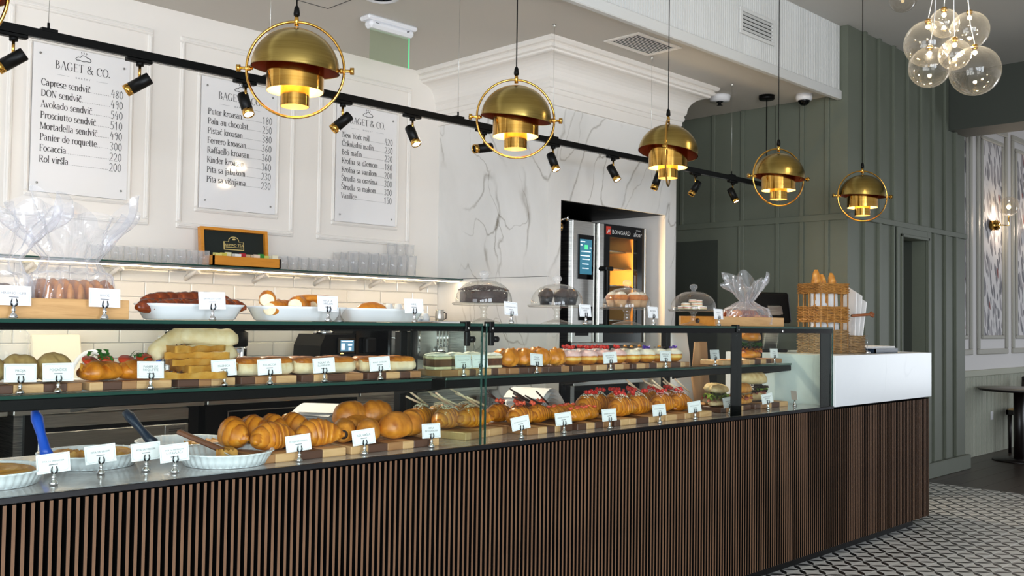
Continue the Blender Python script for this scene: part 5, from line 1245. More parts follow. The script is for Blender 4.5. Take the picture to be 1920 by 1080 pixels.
for i, (x, y, rz) in enumerate(((3.585, .165, .02), (3.73, .18, -.05), (3.50, .30, .1), (3.62, .335, 0), (3.76, .34, .1))):
    topped((x, y, Z0 - .002), rz, ('cream croissant with red currants, front one with a drip', 'cream croissant with red currants, front right', 'cream croissant with red currants at the back left', 'cream croissant with red currants in the middle of the back', 'cream croissant with red currants at the back right')[i], G, i, 'berry', (.97, 1, 1.1), i + 51)
G = 'pink cream croissants'
for i, (x, y, rz) in enumerate(((3.91, .17, 0), (4.06, .17, .1), (3.88, .32, .1), (4.03, .335, -.1), (4.15, .30, .2))):
    topped((x, y, Z0 - .002), rz, ('pink-topped croissant with raspberries, front left', 'pink-topped croissant with raspberries, front right behind a card', 'pink-topped croissant with raspberries, back left', 'pink-topped croissant with raspberries, back middle', 'pink-topped croissant with raspberries nearest the mullion')[i], G, i + 2, 'pink', (.97, 1, 1.08), i + 61)

# ---- sandwiches
def sandwich(loc, rz, label, group, L, W, H, crust, fill, seed, name='filled_baguette'):
    t = thing(name, label, 'sandwich', loc, rz, group)
    mb, tn = loaf_mesh(L, W, H * .5, seed, 5, .08, 0, .55, .4); tone_obj('bottom_half', mb, tn, M[crust], t)
    z = H * .36
    for j, f_ in enumerate(fill):
        m_ = frill(1.0, .35, 7 + j, 0, .010, seed + j).xf(Matrix.Diagonal((L * .50, W * .56, 1, 1))); obj({'lettuce': 'lettuce_leaf', 'leaf': 'rocket_leaf', 'ham': 'ham_slice', 'tomato': 'tomato_slice', 'cheese': 'cheese_slice', 'patty': 'filling'}[f_], m_.xf(tr(0, 0, z + .006 + j * .011)), M[f_], t)
    mb, tn = loaf_mesh(L * .98, W, H * .62, seed + 3, 4, .10, 0, .5, .35); o = tone_obj('top_half', mb, tn, M[crust], t); o.location = (0, 0, z + .010 + .010 * len(fill)); o.rotation_euler = (.10, .03, 0)
    return t
sandwich((4.50, .24, DZ + .029), .35, 'pale baguette with frilly lettuce, left of the dark mullion', 'sandwiches on the deck', .24, .085, .075, 'pale_bread', ['ham', 'lettuce', 'lettuce'], 3)
sandwich((4.60, .34, DZ + .029), .35, 'baguette with lettuce behind another baguette', 'sandwiches on the deck', .24, .085, .085, 'pale_bread', ['tomato', 'lettuce'], 5)
sandwich((4.66, .20, DZ + .029), .15, 'brown-topped baguette half hidden by the mullion', 'sandwiches on the deck', .18, .085, .09, 'baguette', ['ham', 'cheese'], 8)
sandwich((4.90, .29, DZ + .029), -.1, 'large ciabatta sandwich with dark filling right of the mullion', 'sandwiches on the deck', .26, .11, .125, 'pale_bread', ['ham', 'patty', 'lettuce', 'patty'], 9, 'ciabatta_sandwich')
t = sandwich((5.02, .365, MZ + .027), .2, 'burger with glossy bun and green leaves on the right shelf', None, .125, .115, .115, 'bun', ['ham', 'cheese', 'patty', 'leaf', 'leaf'], 12, 'burger')
def toast(loc, rz, label, seed):
    t = thing('topped_toast', label, 'sandwich', loc, rz, 'green-topped toasts')
    mb, tn = loaf_mesh(.135, .10, .062, seed, 4, .10, 0, .4, .5); tone_obj('bread', mb, tn, M['croissant'], t)
    obj('cheese_layer', frill(.06, .4, 5, .045, .012, seed, 1.05, .8), M['cheese'], t)
    for k in range(2): obj('tomato_slice', MB().lathe([(.0, .004), (.024, .004), (.026, 0), (.024, -.004), (.0, -.004)], 16).xf(tr(-.03 + .055 * k, .01, .062 + .006 * k) @ rotm('X', .5)), M['tomato'], t)
    q = random.Random(seed)
    for k in range(12):
        a = q.uniform(0, 6.28); x = q.uniform(-.04, .03); y = q.uniform(-.035, .02)
        obj('rocket_leaf', MB().grid(lambda u, v: ((u - .5) * .016 * math.sin(PI * min(1, v * 1.05 + .05)) * (1 + .5 * math.sin(v * 14)), v * .038, .010 * math.sin(v * 3)), 3, 7).xf(tr(x, y, .060 + q.uniform(0, .018)) @ rotm('Z', a) @ rotm('X', q.uniform(-.2, .7))), M['leaf'], t)
    return t
toast((1.228, .355, MZ + .027), .25, 'toast piled with green rocket, left one with tomato on top', 4)
toast((1.345, .36, MZ + .027), -.1, 'toast with green rocket half behind the PANIER card', 6)
# ---- corn breads, pizza slices, wraps, focaccia, rolls on the left shelf
for i, (x, y, rz, lab) in enumerate(((.80, .37, .2, 'grey-gold corn bread at the left picture edge'), (.905, .375, .5, 'corn bread just left of the PROJA card'), (1.00, .38, -.2, 'corn bread between the PROJA and POGAČICE cards'), (1.095, .375, .3, 'speckled corn bread behind the POGAČICE card'))):
    t = thing('corn_bread', lab, 'bread', (x, y, MZ + .0265), rz, 'corn breads'); mb, tn = loaf_mesh(.112, .10, .085, i + 2, 2.6, .12, 0, .5); tone_obj('bread', mb, tn, M['corn_bread'], t)
for i in range(5):
    t = thing('pizza_slice', ('pizza slice at the bottom of the stack', 'second pizza slice of the stack', 'pizza slice in the middle of the stack', 'pizza slice second from the top', 'pizza slice on top of the stack')[i], 'pizza', (1.525 + .012 * ((i * 7) % 3 - 1) + (.03 if i % 2 else 0), .345 + .012 * i, MZ + .027 + i * .021), .25 * ((i * 5) % 3 - 1), 'stacked pizza slices')
    tn = []; mb = MB(); vs = []; n = 16
    def top(u, v): return (.105 * (u - .5) * 2 * (1 - .45 * v), .075 * (2 * v - 1), .012 + .006 * nz(u * 5 + i, v * 5, i) + (.010 if v < .12 or u < .08 or u > .92 else 0))
    mb.grid(top, n, n); mb.add([(x, y, 0) for x, y, z in mb.v[:]], [(b, a, d, c) if 0 else (a, b, c, d) for a, b, c, d in mb.f[:]], True)
    W = n + 1; off = W * W; ed = [j for j in range(W)] + [j * W + n for j in range(1, W)] + [n * W + j for j in range(n - 1, -1, -1)] + [j * W for j in range(n - 1, 0, -1)]
    mb.f += [(ed[j], ed[(j + 1) % len(ed)], ed[(j + 1) % len(ed)] + off, ed[j] + off) for j in range(len(ed))]; mb.smooth += [True] * len(ed)
    tone_obj('crust', mb, [min(1, max(0, .62 + .3 * nz(v[0] * 40, v[1] * 40, i))) for v in mb.v], M['pie'], t)
    m_ = MB(); scatter(m_, 26, lambda a, b: (.12 * (a - .5), .11 * (b - .5), .018), .009, i); obj('melted_cheese', m_, M['cheese'], t)['kind'] = 'stuff'
    m_ = MB(); scatter(m_, 8, lambda a, b: (.12 * (a - .5), .11 * (b - .5), .022), .008, i + 9); obj('mushroom_bits', m_, M['poppy'], t)['kind'] = 'stuff'
for i, (x, y, z, rz, ry) in enumerate(((1.60, .37, .0, .15, 0), (1.615, .42, .0, .1, 0), (1.605, .395, .055, -.1, .05), (1.50, .42, .045, .3, -.5))):
    t = thing('flatbread_wrap', ('pale flatbread roll at the bottom front of the pile', 'pale flatbread roll at the bottom back of the pile', 'pale flatbread roll on top of the pile', 'pale flatbread roll leaning at the left of the pile')[i], 'bread', (x, y, MZ + .075 + z), rz, 'rolled flatbreads')
    t.rotation_euler = (0, ry, rz); mb, tn = loaf_mesh(.20, .068, .062, i + 40, 8, .10, 0, .80, .6); tone_obj('dough', mb, tn, M['pale_bread'], t)
t = thing('bread_crate', 'slab of pale layered bread under the flatbread rolls', 'bread', (1.61, .395, MZ + .027), 0)
mb, tn = loaf_mesh(.19, .11, .058, 77, 9, .05, 0, .7, .7); tone_obj('dough', mb, tn, M['pale_bread'], t)
def slab(loc, rz, label, group, w, d, h, top, body, seed, name='focaccia_square'):
    t = thing(name, label, 'bread', loc, rz, group)
    mb, tn = loaf_mesh(w, d, h, seed, 9, .05, 0, .86, .75); tone_obj('crumb', mb, tn, M[body], t)
    mb, tn = loaf_mesh(w * .98, d * .98, h * .45, seed + 1, 7, .12, 0, .35, .6); o = tone_obj('crust', mb, tn, M[top], t); o.location = (0, 0, h * .62)
    return t
for i, (x, y) in enumerate(((1.735, .345), (1.735, .415), (1.845, .345), (1.85, .415))): slab((x, y, MZ + .0265), .05 * i, ('golden-crusted focaccia square, front left', 'golden-crusted focaccia square, back left', 'golden-crusted focaccia square, front right', 'golden-crusted focaccia square, back right')[i], 'focaccia squares', .105, .07, .060, 'roll', 'pale_bread', i + 60)
for i, (x, y) in enumerate(((1.975, .34), (1.98, .41), (2.10, .34), (2.105, .41))): slab((x, y, MZ + .0265), .04 * i, ('cheese-crusted roll, front left beside the ROLAT card', 'cheese-crusted roll, back left beside the ROLAT card', 'cheese-crusted roll, front right of the ROLAT card', 'cheese-crusted roll, back right of the ROLAT card')[i], 'cheese-crusted rolls', .13, .07, .058, 'roll', 'pale_bread', i + 70, 'cheese_roll')
for i, (x, y) in enumerate(((2.265, .34), (2.28, .41), (2.39, .34), (2.40, .41))): slab((x, y, MZ + .0265), -.04 * i, ('pale split roll, front left', 'pale split roll, back left', 'pale split roll, front one at the shelf end', 'pale split roll, back one at the shelf end')[i], 'pale split rolls', .125, .07, .055, 'bun', 'pale_bread', i + 80, 'split_roll')
# ---- strudel slices
G = 'strudel slices'
for i, (x, y) in enumerate(((2.60, .345), (2.70, .335), (2.79, .345), (2.885, .34), (2.64, .41), (2.74, .41), (2.84, .41))):
    t = thing('strudel_slice', ('leftmost front strudel slice beside the rear post', 'second front strudel slice with sugared top', 'front strudel slice behind the two touching cards', 'strudel slice just right of the glass joint', 'back strudel slice on the left', 'back strudel slice in the middle', 'back strudel slice on the right')[i], 'cake', (x, y, MZ + .0265), .05 * (i % 3 - 1), G)
    obj('base_dough', MB().box(-.045, .045, -.033, .033, 0, .012, .004), M['crumb'], t); obj('filling', MB().box(-.044, .044, -.032, .032, .0121, .042, .003), M['poppy'], t)
    obj('top_dough', MB().box(-.046, .046, -.033, .033, .0421, .054, .004), M['crumb'], t)
    obj('sugar_top', MB().grid(lambda u, v: ((u - .5) * .093, (v - .5) * .067, .055 + .012 * (1 - (2 * u - 1) ** 4) * (1 - (2 * v - 1) ** 4) + .003 * nz(u * 6 + i, v * 6, 2)), 12, 8), M['sugar'], t)
# ---- turnovers
G = 'puff pastry turnovers'
for i, (x, y, rz) in enumerate(((3.00, .335, .3), (3.10, .33, -.2), (3.20, .335, .2), (3.29, .33, 0), (3.03, .405, .2), (3.14, .405, .1), (3.25, .405, -.2))):
    t = thing('puff_turnover', ('golden puff turnover, first in the front row', 'golden puff turnover, second in the front row', 'golden puff turnover behind the PITA SA JABUKOM card', 'golden puff turnover, last in the front row by the doughnuts', 'golden puff turnover at the back left', 'golden puff turnover in the middle of the back', 'golden puff turnover at the back right')[i], 'pastry', (x, y, MZ + .0265), rz, G)
    mb, tn = loaf_mesh(.112, .085, .080, i + 90, 2.3, .24, 0, .52, .3); tone_obj('dough', mb, tn, M['croissant'], t)
# ---- doughnuts
def doughnut(loc, rz, label, group, cap, top, seed):
    t = thing('doughnut', label, 'doughnut', loc, rz, group); R_ = .048
    mb = MB(); prof = []; n = 14
    for i in range(n + 1):
        a = -PI / 2 + PI * i / n; prof.append((max(R_ * (abs(math.cos(a)) ** .8), 0), .033 + .033 * math.sin(a)))
    mb.lathe(prof, 26); tn = [min(1, max(0, (.92 if .024 < v[2] < .040 else .35) + .15 * nz(v[0] * 40, v[1] * 40, seed))) for v in mb.v]
    tone_obj('dough', mb, tn, M['doughnut'], t)
    pr = [(R_ * .985, .042), (R_ * 1.0, .047), (R_ * .93, .056), (R_ * .7, .066), (R_ * .4, .071), (0, .073)]
    m_ = MB().lathe(pr, 26); m_.v = [(x * (1 + .03 * math.sin(7 * math.atan2(y, x) + seed)), y * (1 + .03 * math.sin(7 * math.atan2(y, x) + seed)), z + .003 * nz(x * 50, y * 50, seed)) for x, y, z in m_.v]
    obj('glaze', m_, M[cap], t)
    if cap == 'pink_cream':
        m_ = MB(); scatter(m_, 50, lambda a, b: (.06 * (a - .5), .06 * (b - .5), .071), .006, seed); obj('cream_shreds', m_, M['sugar'], t)['kind'] = 'stuff'
    if top == 'rasp':
        m_ = MB(); berries(m_, 0, -.005, .074, 8, .0078, seed, .022); obj('red_currants', m_, M['red_fruit'], t)['kind'] = 'stuff'
    elif top == 'violet':
        for k in range(4): obj('violet_petal', frill(.015, .5, 3, 0, .006, k).xf(tr(.006 * math.cos(k * 1.6), .006 * math.sin(k * 1.6), .078) @ rotm('X', .35 * math.sin(k * 2)) @ rotm('Y', .3)), M['purple'], t)
    elif top == 'choc':
        m_ = MB(); scatter(m_, 36, lambda a, b: (.05 * (a - .5), .05 * (b - .5), .076), .006, seed); obj('chocolate_shavings', m_, M['choc'], t)['kind'] = 'stuff'
        obj('nut', MB().sphere((0, 0, .082), .010, 8, 6, .7), M['tea_wood'], t)
    return t
DN = MZ + .0265
for i, (x, y, tp, lab) in enumerate(((3.405, .335, 'rasp', 'pink doughnut with currants, leftmost'), (3.52, .33, 'rasp', 'pink doughnut with currants, front centre of the pale board'), (3.635, .335, 'rasp', 'pink doughnut with currants behind the DŽEMOM card'), (3.745, .335, 'rasp', 'pink doughnut with currants, right end of the pale board'),
                                    (3.465, .415, 'rasp', 'pink doughnut at the back left of the pale board'), (3.58, .415, 'rasp', 'pink doughnut in the middle of the back row'), (3.69, .415, 'rasp', 'pink doughnut at the back right of the pale board'))): doughnut((x, y, DN), i * .7, lab, 'pink doughnuts', 'pink_cream', tp, i + 1)
for i, (x, y, tp, lab) in enumerate(((3.86, .335, 'choc', 'white doughnut with chocolate shavings, front left'), (3.975, .33, 'violet', 'white doughnut with a violet petal, front centre'), (4.09, .335, 'choc', 'white doughnut with chocolate shavings behind the VANILOM card'), (4.215, .335, 'violet', 'white doughnut with a violet petal, last on the right'),
                                    (3.91, .415, 'choc', 'white doughnut with chocolate shavings, back left'), (4.03, .415, 'choc', 'white doughnut with chocolate shavings, back right'))): doughnut((x, y, DN), i * .9, lab, 'white doughnuts', 'white_cream', tp, i + 11)

# ---- white fluted dishes
def dish(loc, rz, label, R_=.155, sx=1.0, sy=1.0, h=.042, n=40):
    t = thing('baking_dish', label, 'dish', loc, rz, 'white fluted dishes')
    m_ = MB(); m_.lathe([(.0, .0), (R_ * .80, .0), (R_ * .84, .003)], 80, (0, 0, 0), sx, sy)
    m_.lathe([(R_ * .84, .003), (R_ * .90, h * .5), (R_ * .96, h * .92), (R_, h), (R_ * .985, h + .003), (R_ * .955, h), (R_ * .90, h * .55), (R_ * .82, .008)], 160, (0, 0, 0), sx, sy, n, .014)
    m_.lathe([(R_ * .82, .008), (.0, .007)], 80, (0, 0, 0), sx, sy)
    obj('bowl', m_, M['porcelain'], t); return t
def pie_piece(loc, rz, label, a, R_, seed):
    t = thing('pie_slice', label, 'pie', loc, rz, 'filo pie pieces'); mb = MB(); n = 14
    def fn(u, v): 
        r_ = R_ * v; b = a * (u - .5); return (r_ * math.cos(b), r_ * math.sin(b), .030 + .004 * math.sin(30 * v + 3 * u) * 1.0 + .006 * nz(u * 4, v * 5, seed))
    mb.grid(fn, n, n); W = n + 1; b0 = len(mb.v); mb.v += [(x, y, 0) for x, y, z in mb.v[:b0]]
    ed = [j for j in range(W)] + [j * W + n for j in range(1, W)] + [n * W + j for j in range(n - 1, -1, -1)] + [j * W for j in range(n - 1, 0, -1)]
    mb.f += [(ed[j], ed[(j + 1) % len(ed)], ed[(j + 1) % len(ed)] + b0, ed[j] + b0) for j in range(len(ed))]; mb.smooth += [False] * len(ed)
    tone_obj('filo', mb, [min(1, max(0, .45 + .4 * nz(v[0] * 60, v[1] * 20, seed))) for v in mb.v], M['pie'], t)
dish((.875, .235, DZ + .0005), 0, 'white fluted dish at the left picture edge, holding a whole golden pie')
pie_piece((.875, .235, DZ + .010), .6, 'whole golden pie in the dish at the left picture edge', 6.2, .125, 3)
dish((1.225, .405, DZ + .0005), .2, 'white fluted dish with pie pieces behind the PITA SA SIROM card')
pie_piece((1.235, .40, DZ + .010), .2, 'pie pieces filling the right half of the dish behind the SIROM card', 2.0, .125, 5)
pie_piece((1.225, .42, DZ + .010), 2.3, 'browned pie piece at the back of the dish behind the SIROM card', 1.0, .12, 6)
dish((1.575, .500, DZ + .0005), .5, 'white fluted dish at the back, its pie behind the MESOM card')
pie_piece((1.565, .47, DZ + .010), -.6, 'golden pie piece in the back dish under the brown spatula', 1.6, .12, 8)
dish((1.560, .175, DZ + .0005), .1, 'nearly empty white fluted dish at the front, beside the croissants', .152)
pie_piece((1.54, .20, DZ + .010), .2, 'last small pie piece in the nearly empty front dish', .9, .07, 9)
def spatula(loc, rx, rz, label, blade, handle, bl='steel'):
    t = thing('cake_server', label, 'spatula', loc, rz, 'cake servers in the dishes'); T_ = rotm('X', rx)
    obj('blade', MB().add([(-.012, 0, -.002), (.012, 0, -.002), (.032, -.09, -.002), (-.032, -.09, -.002), (-.012, 0, .001), (.012, 0, .001), (.032, -.09, .001), (-.032, -.09, .001)], [(0, 1, 2, 3), (4, 7, 6, 5), (0, 4, 5, 1), (1, 5, 6, 2), (2, 6, 7, 3), (3, 7, 4, 0)]).xf(T_), M[bl], t)
    h_ = MB()
    if handle == 'brown_handle': h_.box(-.013, .013, -.01, .15, -.008, .008, .004)
    else: h_.tube([(0, -.012, 0), (0, .01, .002), (0, .06, .006), (0, .11, .010), (0, .135, .010)], [.021, .016, .013, .018, .012], 12)
    obj('handle', h_.xf(T_), M[handle], t); return t
spatula((1.085, .39, DZ + .052), 1.05, .28, 'cake server with a bright blue handle standing in the second dish', 0, 'blue')
spatula((1.47, .52, DZ + .045), .75, .75, 'cake server with a dark blue handle leaning on the back dish', 0, 'navy')
spatula((1.565, .215, DZ + .040), .40, .85, 'cake server with a flat brown wooden handle over the front dish', 0, 'brown_handle')

# ---- on top of the cases
t = thing('bread_crate', 'long low oak crate of bagged bread on top at the left', 'crate', (.945, .23, TZ))
obj('front_board', MB().box(-.42, .262, -.12, -.108, 0, .056, .002), M['oak'], t); obj('back_board', MB().box(-.42, .262, .108, .12, 0, .056, .002), M['oak'], t)
obj('end_board', MB().box(.250, .262, -.108, .108, 0, .056, .002), M['oak'], t); obj('bottom', MB().box(-.42, .25, -.108, .108, 0, .008), M['oak'], t)
def cello_bag(loc, rz, label, w, d, hb, hn, ht, seed, content, flare=.12, nk=.035):
    t = thing('cellophane_bag', label, 'bag', loc, rz, 'bread in cellophane bags'); q = random.Random(seed)
    def fn(u, v):
        a = 2 * PI * u
        if v < .45: k = v / .45; rx = w / 2 * (1 + .05 * math.sin(PI * k)) * (1 - .12 * k); ry = d / 2 * (1 - .12 * k); z = hb * k
        elif v < .62: k = (v - .45) / .17; rx = w / 2 * .88 * (1 - k) + nk * k; ry = d / 2 * .88 * (1 - k) + nk * .7 * k; z = hb + (hn - hb) * k
        else: k = (v - .62) / .38; rx = nk + flare * k ** .8; ry = nk * .7 + flare * .5 * k ** .8; z = hn + (ht - hn) * k * (1 + .22 * math.sin(3 * a + seed) * k + .12 * math.sin(7 * a + seed * 2) * k)
        pl = .06 + .30 * max(0, v - .3)
        f = 1 + pl * math.sin(11 * a + 3 * math.sin(5 * v + seed)) * .5 + pl * .9 * nz(math.cos(a) * 3 + seed, math.sin(a) * 3, v * 5)
        e = 4 if v < .5 else 2
        c, s = math.cos(a), math.sin(a)
        return (rx * f * (abs(c) ** (2 / e)) * (1 if c > 0 else -1), ry * f * (abs(s) ** (2 / e)) * (1 if s > 0 else -1), z + .008 * nz(c * 4, s * 4, v * 7 + seed))
    obj('film', MB().grid(fn, 110, 44, sm=False, wrapu=True), M['film'], t)
    if content == 'sliced':
        for i in range(7):
            x = -w / 2 * .8 + w * .8 * i / 6
            mb, tn = loaf_mesh(d * .78, w * .13, hb * .86, seed + i, 5, .05, 0, .42 if i in (0, 6) else .62, .7); o = tone_obj('bread_slice', mb, tn, M['roll'], t); o.location = (x, 0, .004); o.rotation_euler = (0, .12, PI / 2)
    elif content == 'dark':
        mb, tn = loaf_mesh(w * .86, d * .8, hb * .9, seed, 3, .06, 4, .4); tone_obj('loaf', mb, tn, M['dark_loaf'], t)
    else:
        for i in range(9):
            mb, tn = loaf_mesh(.075, .05, .05, seed + i, 3, .15, 2, .4); o = tone_obj('pastry', mb, tn, M['pretzel'] if i % 3 else M['roll'], t)
            o.location = (-w / 2 * .72 + w * .72 * (i % 5) / 4, -.03 + .05 * (i // 5), .004 + (.03 if i >= 5 else 0)); o.rotation_euler = (.3 * (i % 2), .2, i * .8)
    return t
cello_bag((1.085, .235, TZ + .009), .1, 'clear cellophane bag of sliced brioche behind the BRIOŠ card', .23, .19, .115, .165, .315, 3, 'sliced', .11, .075)
cello_bag((.875, .235, TZ + .009), -.1, 'clear cellophane bag with a dark loaf behind the HRONO HLEB card', .20, .19, .10, .16, .31, 8, 'dark', .11, .07)
def tray(x0, x1, y, label, h=.048, d=.19):
    t = thing('oval_dish', label, 'dish', ((x0 + x1) / 2, y, TZ + .0005), 0, 'long white dishes on the top glass'); w_ = (x1 - x0) / 2
    def prof(o, z): return [((w_ + o) * (abs(math.cos(a)) ** .5) * (1 if math.cos(a) > 0 else -1), (d / 2 + o) * (abs(math.sin(a)) ** .5) * (1 if math.sin(a) > 0 else -1), z) for a in [2 * PI * k / 48 for k in range(48)]]
    rows = [prof(-.03, 0), prof(-.022, .004), prof(-.004, h * .85), prof(.004, h), prof(.002, h + .002), prof(-.004, h), prof(-.026, .010)]
    m_ = MB(); vs = sum(rows, []); fs = [(i * 48 + k, i * 48 + (k + 1) % 48, (i + 1) * 48 + (k + 1) % 48, (i + 1) * 48 + k) for i in range(6) for k in range(48)]; fs += [tuple(range(48)), tuple(6 * 48 + k for k in range(48))]
    m_.add(vs, fs, True); obj('bowl', m_, M['porcelain'], t); return t
tray(1.285, 1.605, .21, 'long white dish of dark pretzel sticks behind the BAVARSKA KIFLA card')
tray(1.670, 2.005, .21, 'long white dish of cut white rolls in the middle of the top glass')
tray(2.045, 2.400, .26, 'long white dish with few rolls, right one of three')
G = 'pretzel sticks'
for i, (x, y, z, rz, L) in enumerate(((1.335, .20, .030, .35, .17), (1.385, .17, .030, .15, .17), (1.44, .20, .032, .2, .19), (1.50, .17, .034, .10, .19), (1.40, .23, .052, .1, .22), (1.48, .22, .054, -.08, .22), (1.55, .20, .036, -.1, .16))):
    t = thing('pretzel_stick', ('dark twisted pretzel stick at the left end of the dish', 'dark twisted pretzel stick, second from the left end', 'dark twisted pretzel stick in the lower middle', 'front dark pretzel stick left of the BAVARSKA KIFLA card', 'dark twisted pretzel stick on top, left', 'dark twisted pretzel stick on top, right', 'dark twisted pretzel stick at the right end of the dish')[i], 'bread', (x, y, TZ + z - .012), rz, G)
    mb, tn = loaf_mesh(L, .048, .048, i + 130, 3.2, .08, 3, .28, .35); tone_obj('crust', mb, tn, M['pretzel'], t)
G = 'cut white rolls'
for i, (x, y, z, rz) in enumerate(((1.715, .20, .055, 1.0), (1.735, .17, .025, .5), (1.80, .20, .025, .2), (1.815, .17, .040, .8), (1.875, .22, .035, .3), (1.935, .19, .035, .1))):
    t = thing('white_roll', ('cut white roll standing up at the left end of the middle dish', 'cut white roll lying at the left front of the middle dish', 'white roll at the bottom of the middle dish', 'white roll in front in the middle dish', 'white roll at the back of the middle dish', 'white roll behind the VIRŠLOM card')[i], 'bread', (x, y, TZ + z - .008), rz, G)
    mb, tn = loaf_mesh(.105, .058, .055, i + 150, 5, .10, 0, .42, .5); tone_obj('crust', mb, tn, M['bun'], t)
    obj('cut_face', MB().sphere((0, 0, 0), .0245, 14, 8).xf(tr(-.0515, 0, .022) @ Matrix.Diagonal((.12, 1, .85, 1))), M['crumb'], t)
t = thing('flat_loaf', 'long flat loaf lying on top of the white rolls', 'bread', (1.905, .205, TZ + .068), -.05); mb, tn = loaf_mesh(.165, .06, .026, 170, 3, .05, 0, .55); tone_obj('crust', mb, tn, M['bun'], t)
for i, (x, y, rz, L, lab) in enumerate(((2.17, .23, .25, .17, 'golden pointed roll in the right dish'), (2.31, .24, -.05, .13, 'thin flat roll end in the right dish'))):
    t = thing('pointed_roll', lab, 'bread', (x, y, TZ + .022), rz, 'rolls in the right dish'); mb, tn = loaf_mesh(L, .06, .052 if i == 0 else .03, i + 180, 2.2, .06, 0, .42, .2); tone_obj('crust', mb, tn, M['bun'], t)
t = thing('steel_cone', 'small dark cone-shaped holder between the two right dishes', 'holder', (1.905, .055, TZ)); obj('cone', MB().lathe([(.020, 0), (.016, .006), (.004, .022), (.002, .045), (.0, .046)], 18), M['steel_dark'], t)

# cake stands with domes
def cake_stand(x, label):
    y = .25
    t = thing('cake_stand', label, 'cake stand', (x, y, TZ), 0, 'domed glass cake stands')
    obj('foot', MB().lathe([(.072, 0), (.072, .004), (.04, .014), (.014, .022), (.012, .03), (.016, .036), (.011, .042), (.013, .06), (.022, .072)], 30), M['dome'], t)
    obj('plate', MB().lathe([(.0, .072), (.125, .074), (.132, .080), (.132, .085), (.125, .083), (.0, .080)], 44), M['dome'], t)
    d_ = [(.118, .0855)]
    for i in range(13):
        a = PI / 2 * i / 12; d_.append((.118 * math.cos(a) ** .85 if i < 12 else .012, .092 + .088 * math.sin(a)))
    dm = obj('dome', MB().lathe(d_, 48, cap=False), M['dome'], t)
    obj('dome_knob', MB().lathe([(.012, .180), (.010, .186), (.014, .190), (.020, .198), (.0205, .206), (.015, .215), (.0, .218)], 22), M['tumbler'], dm)
    return t
cake_stand(2.758, 'domed cake stand with the dark crumble cake, leftmost of four')
cake_stand(3.209, 'domed cake stand with chocolate muffins, second from left')
cake_stand(3.711, 'domed cake stand with iced orange muffins, third from left')
cake_stand(4.273, 'domed cake stand with pale biscuits, rightmost of four')
CZ = TZ + .086
t = thing('chocolate_cake', 'dark chocolate cake with crumbled top under the leftmost dome', 'cake', (2.758, .25, CZ))
obj('sponge', MB().lathe([(.0, 0), (.098, 0), (.10, .004), (.10, .042), (.096, .046), (.0, .046)], 36), M['choc_muffin'], t)
m_ = MB(); scatter(m_, 420, lambda a, b: (.10 * math.sqrt(a) * math.cos(6.28 * b), .10 * math.sqrt(a) * math.sin(6.28 * b), .050 + .018 * (1 - a)), .010, 5); obj('crumble', m_, M['choc'], t)['kind'] = 'stuff'
def muffin(loc, label, group, cap, cupm, body, seed, r=.034):
    t = thing('muffin', label, 'muffin', loc, seed, group)
    obj('paper_cup', MB().lathe([(.0, 0), (r * .72, 0), (r, .034), (r * .97, .034)], 40, flute=20, fd=.03), M[cupm], t)
    mb = MB().lathe([(r * .98, .032), (r * 1.12, .042), (r * .95, .058), (r * .5, .067), (0, .069)], 24); tn = [.5 + .4 * nz(v[0] * 60, v[1] * 60, seed) for v in mb.v]
    if body == 'muffin': tone_obj('top', mb, tn, M['muffin'], t)
    else: obj('top', mb, M[body], t)
    obj('icing', MB().lathe([(r * 1.02, .050), (r * .9, .060), (r * .5, .071), (0, .074)], 24), M[cap], t)
    return t
for i in range(5):
    a = i * 1.257 + .5; muffin((3.209 + .062 * math.cos(a), .25 + .062 * math.sin(a), CZ), 'dark chocolate muffin in a dark cup under the second dome', 'chocolate muffins', 'choc', 'foil', 'choc_muffin', i + 1, .030)
for i in range(6):
    a = i * 1.047 + .25; muffin((3.711 + .070 * math.cos(a), .25 + .070 * math.sin(a), CZ), 'orange muffin with white icing under the third dome', 'iced orange muffins', 'white_cream', 'kraft', 'muffin', i + 21, .030)
q = random.Random(4)
for i in range(14):
    a = i * 2.4; d_ = .018 + .062 * ((i * 5) % 7) / 7
    t = thing('sandwich_biscuit', 'pale jam sandwich biscuit under the rightmost dome', 'biscuit', (4.273 + d_ * math.cos(a), .25 + d_ * math.sin(a), CZ + .017 * (i // 6)), 0, 'pale biscuits')
    obj('lower_half', MB().lathe([(.0, 0), (.019, 0), (.021, .004), (.02, .0065), (.0, .0065)], 18), M['crumb'], t); obj('jam', MB().lathe([(.0, .0065), (.019, .0065), (.019, .009), (.0, .009)], 16), M['straw'], t)
    obj('upper_half', MB().lathe([(.0, .009), (.02, .009), (.021, .012), (.018, .016), (.0, .0165)], 18), M['sugar'], t)
t = thing('wooden_crate', 'low orange-brown crate with cellophane bag right of the domes', 'crate', (4.63, .235, TZ), .0)
obj('front_board', MB().box(-.34, .34, -.12, -.108, 0, .050, .002), M['oak'], t); obj('back_board', MB().box(-.34, .34, .108, .12, 0, .05, .002), M['oak'], t)
for s_ in (-1, 1): obj('end_board', MB().box(*sorted((s_ * .34, s_ * .328)), -.108, .108, 0, .05, .002), M['tea_wood'], t)
obj('hand_hole', MB().cyl((-.342, 0, .026), (-.335, 0, .026), .014), M['choc'], t); obj('bottom', MB().box(-.328, .328, -.108, .108, 0, .008), M['oak'], t)
cello_bag((4.76, .23, TZ + .009), -.5, 'gathered cellophane bag of small pastries in the crate beside the till', .27, .17, .085, .13, .26, 14, 'mixed', .10)
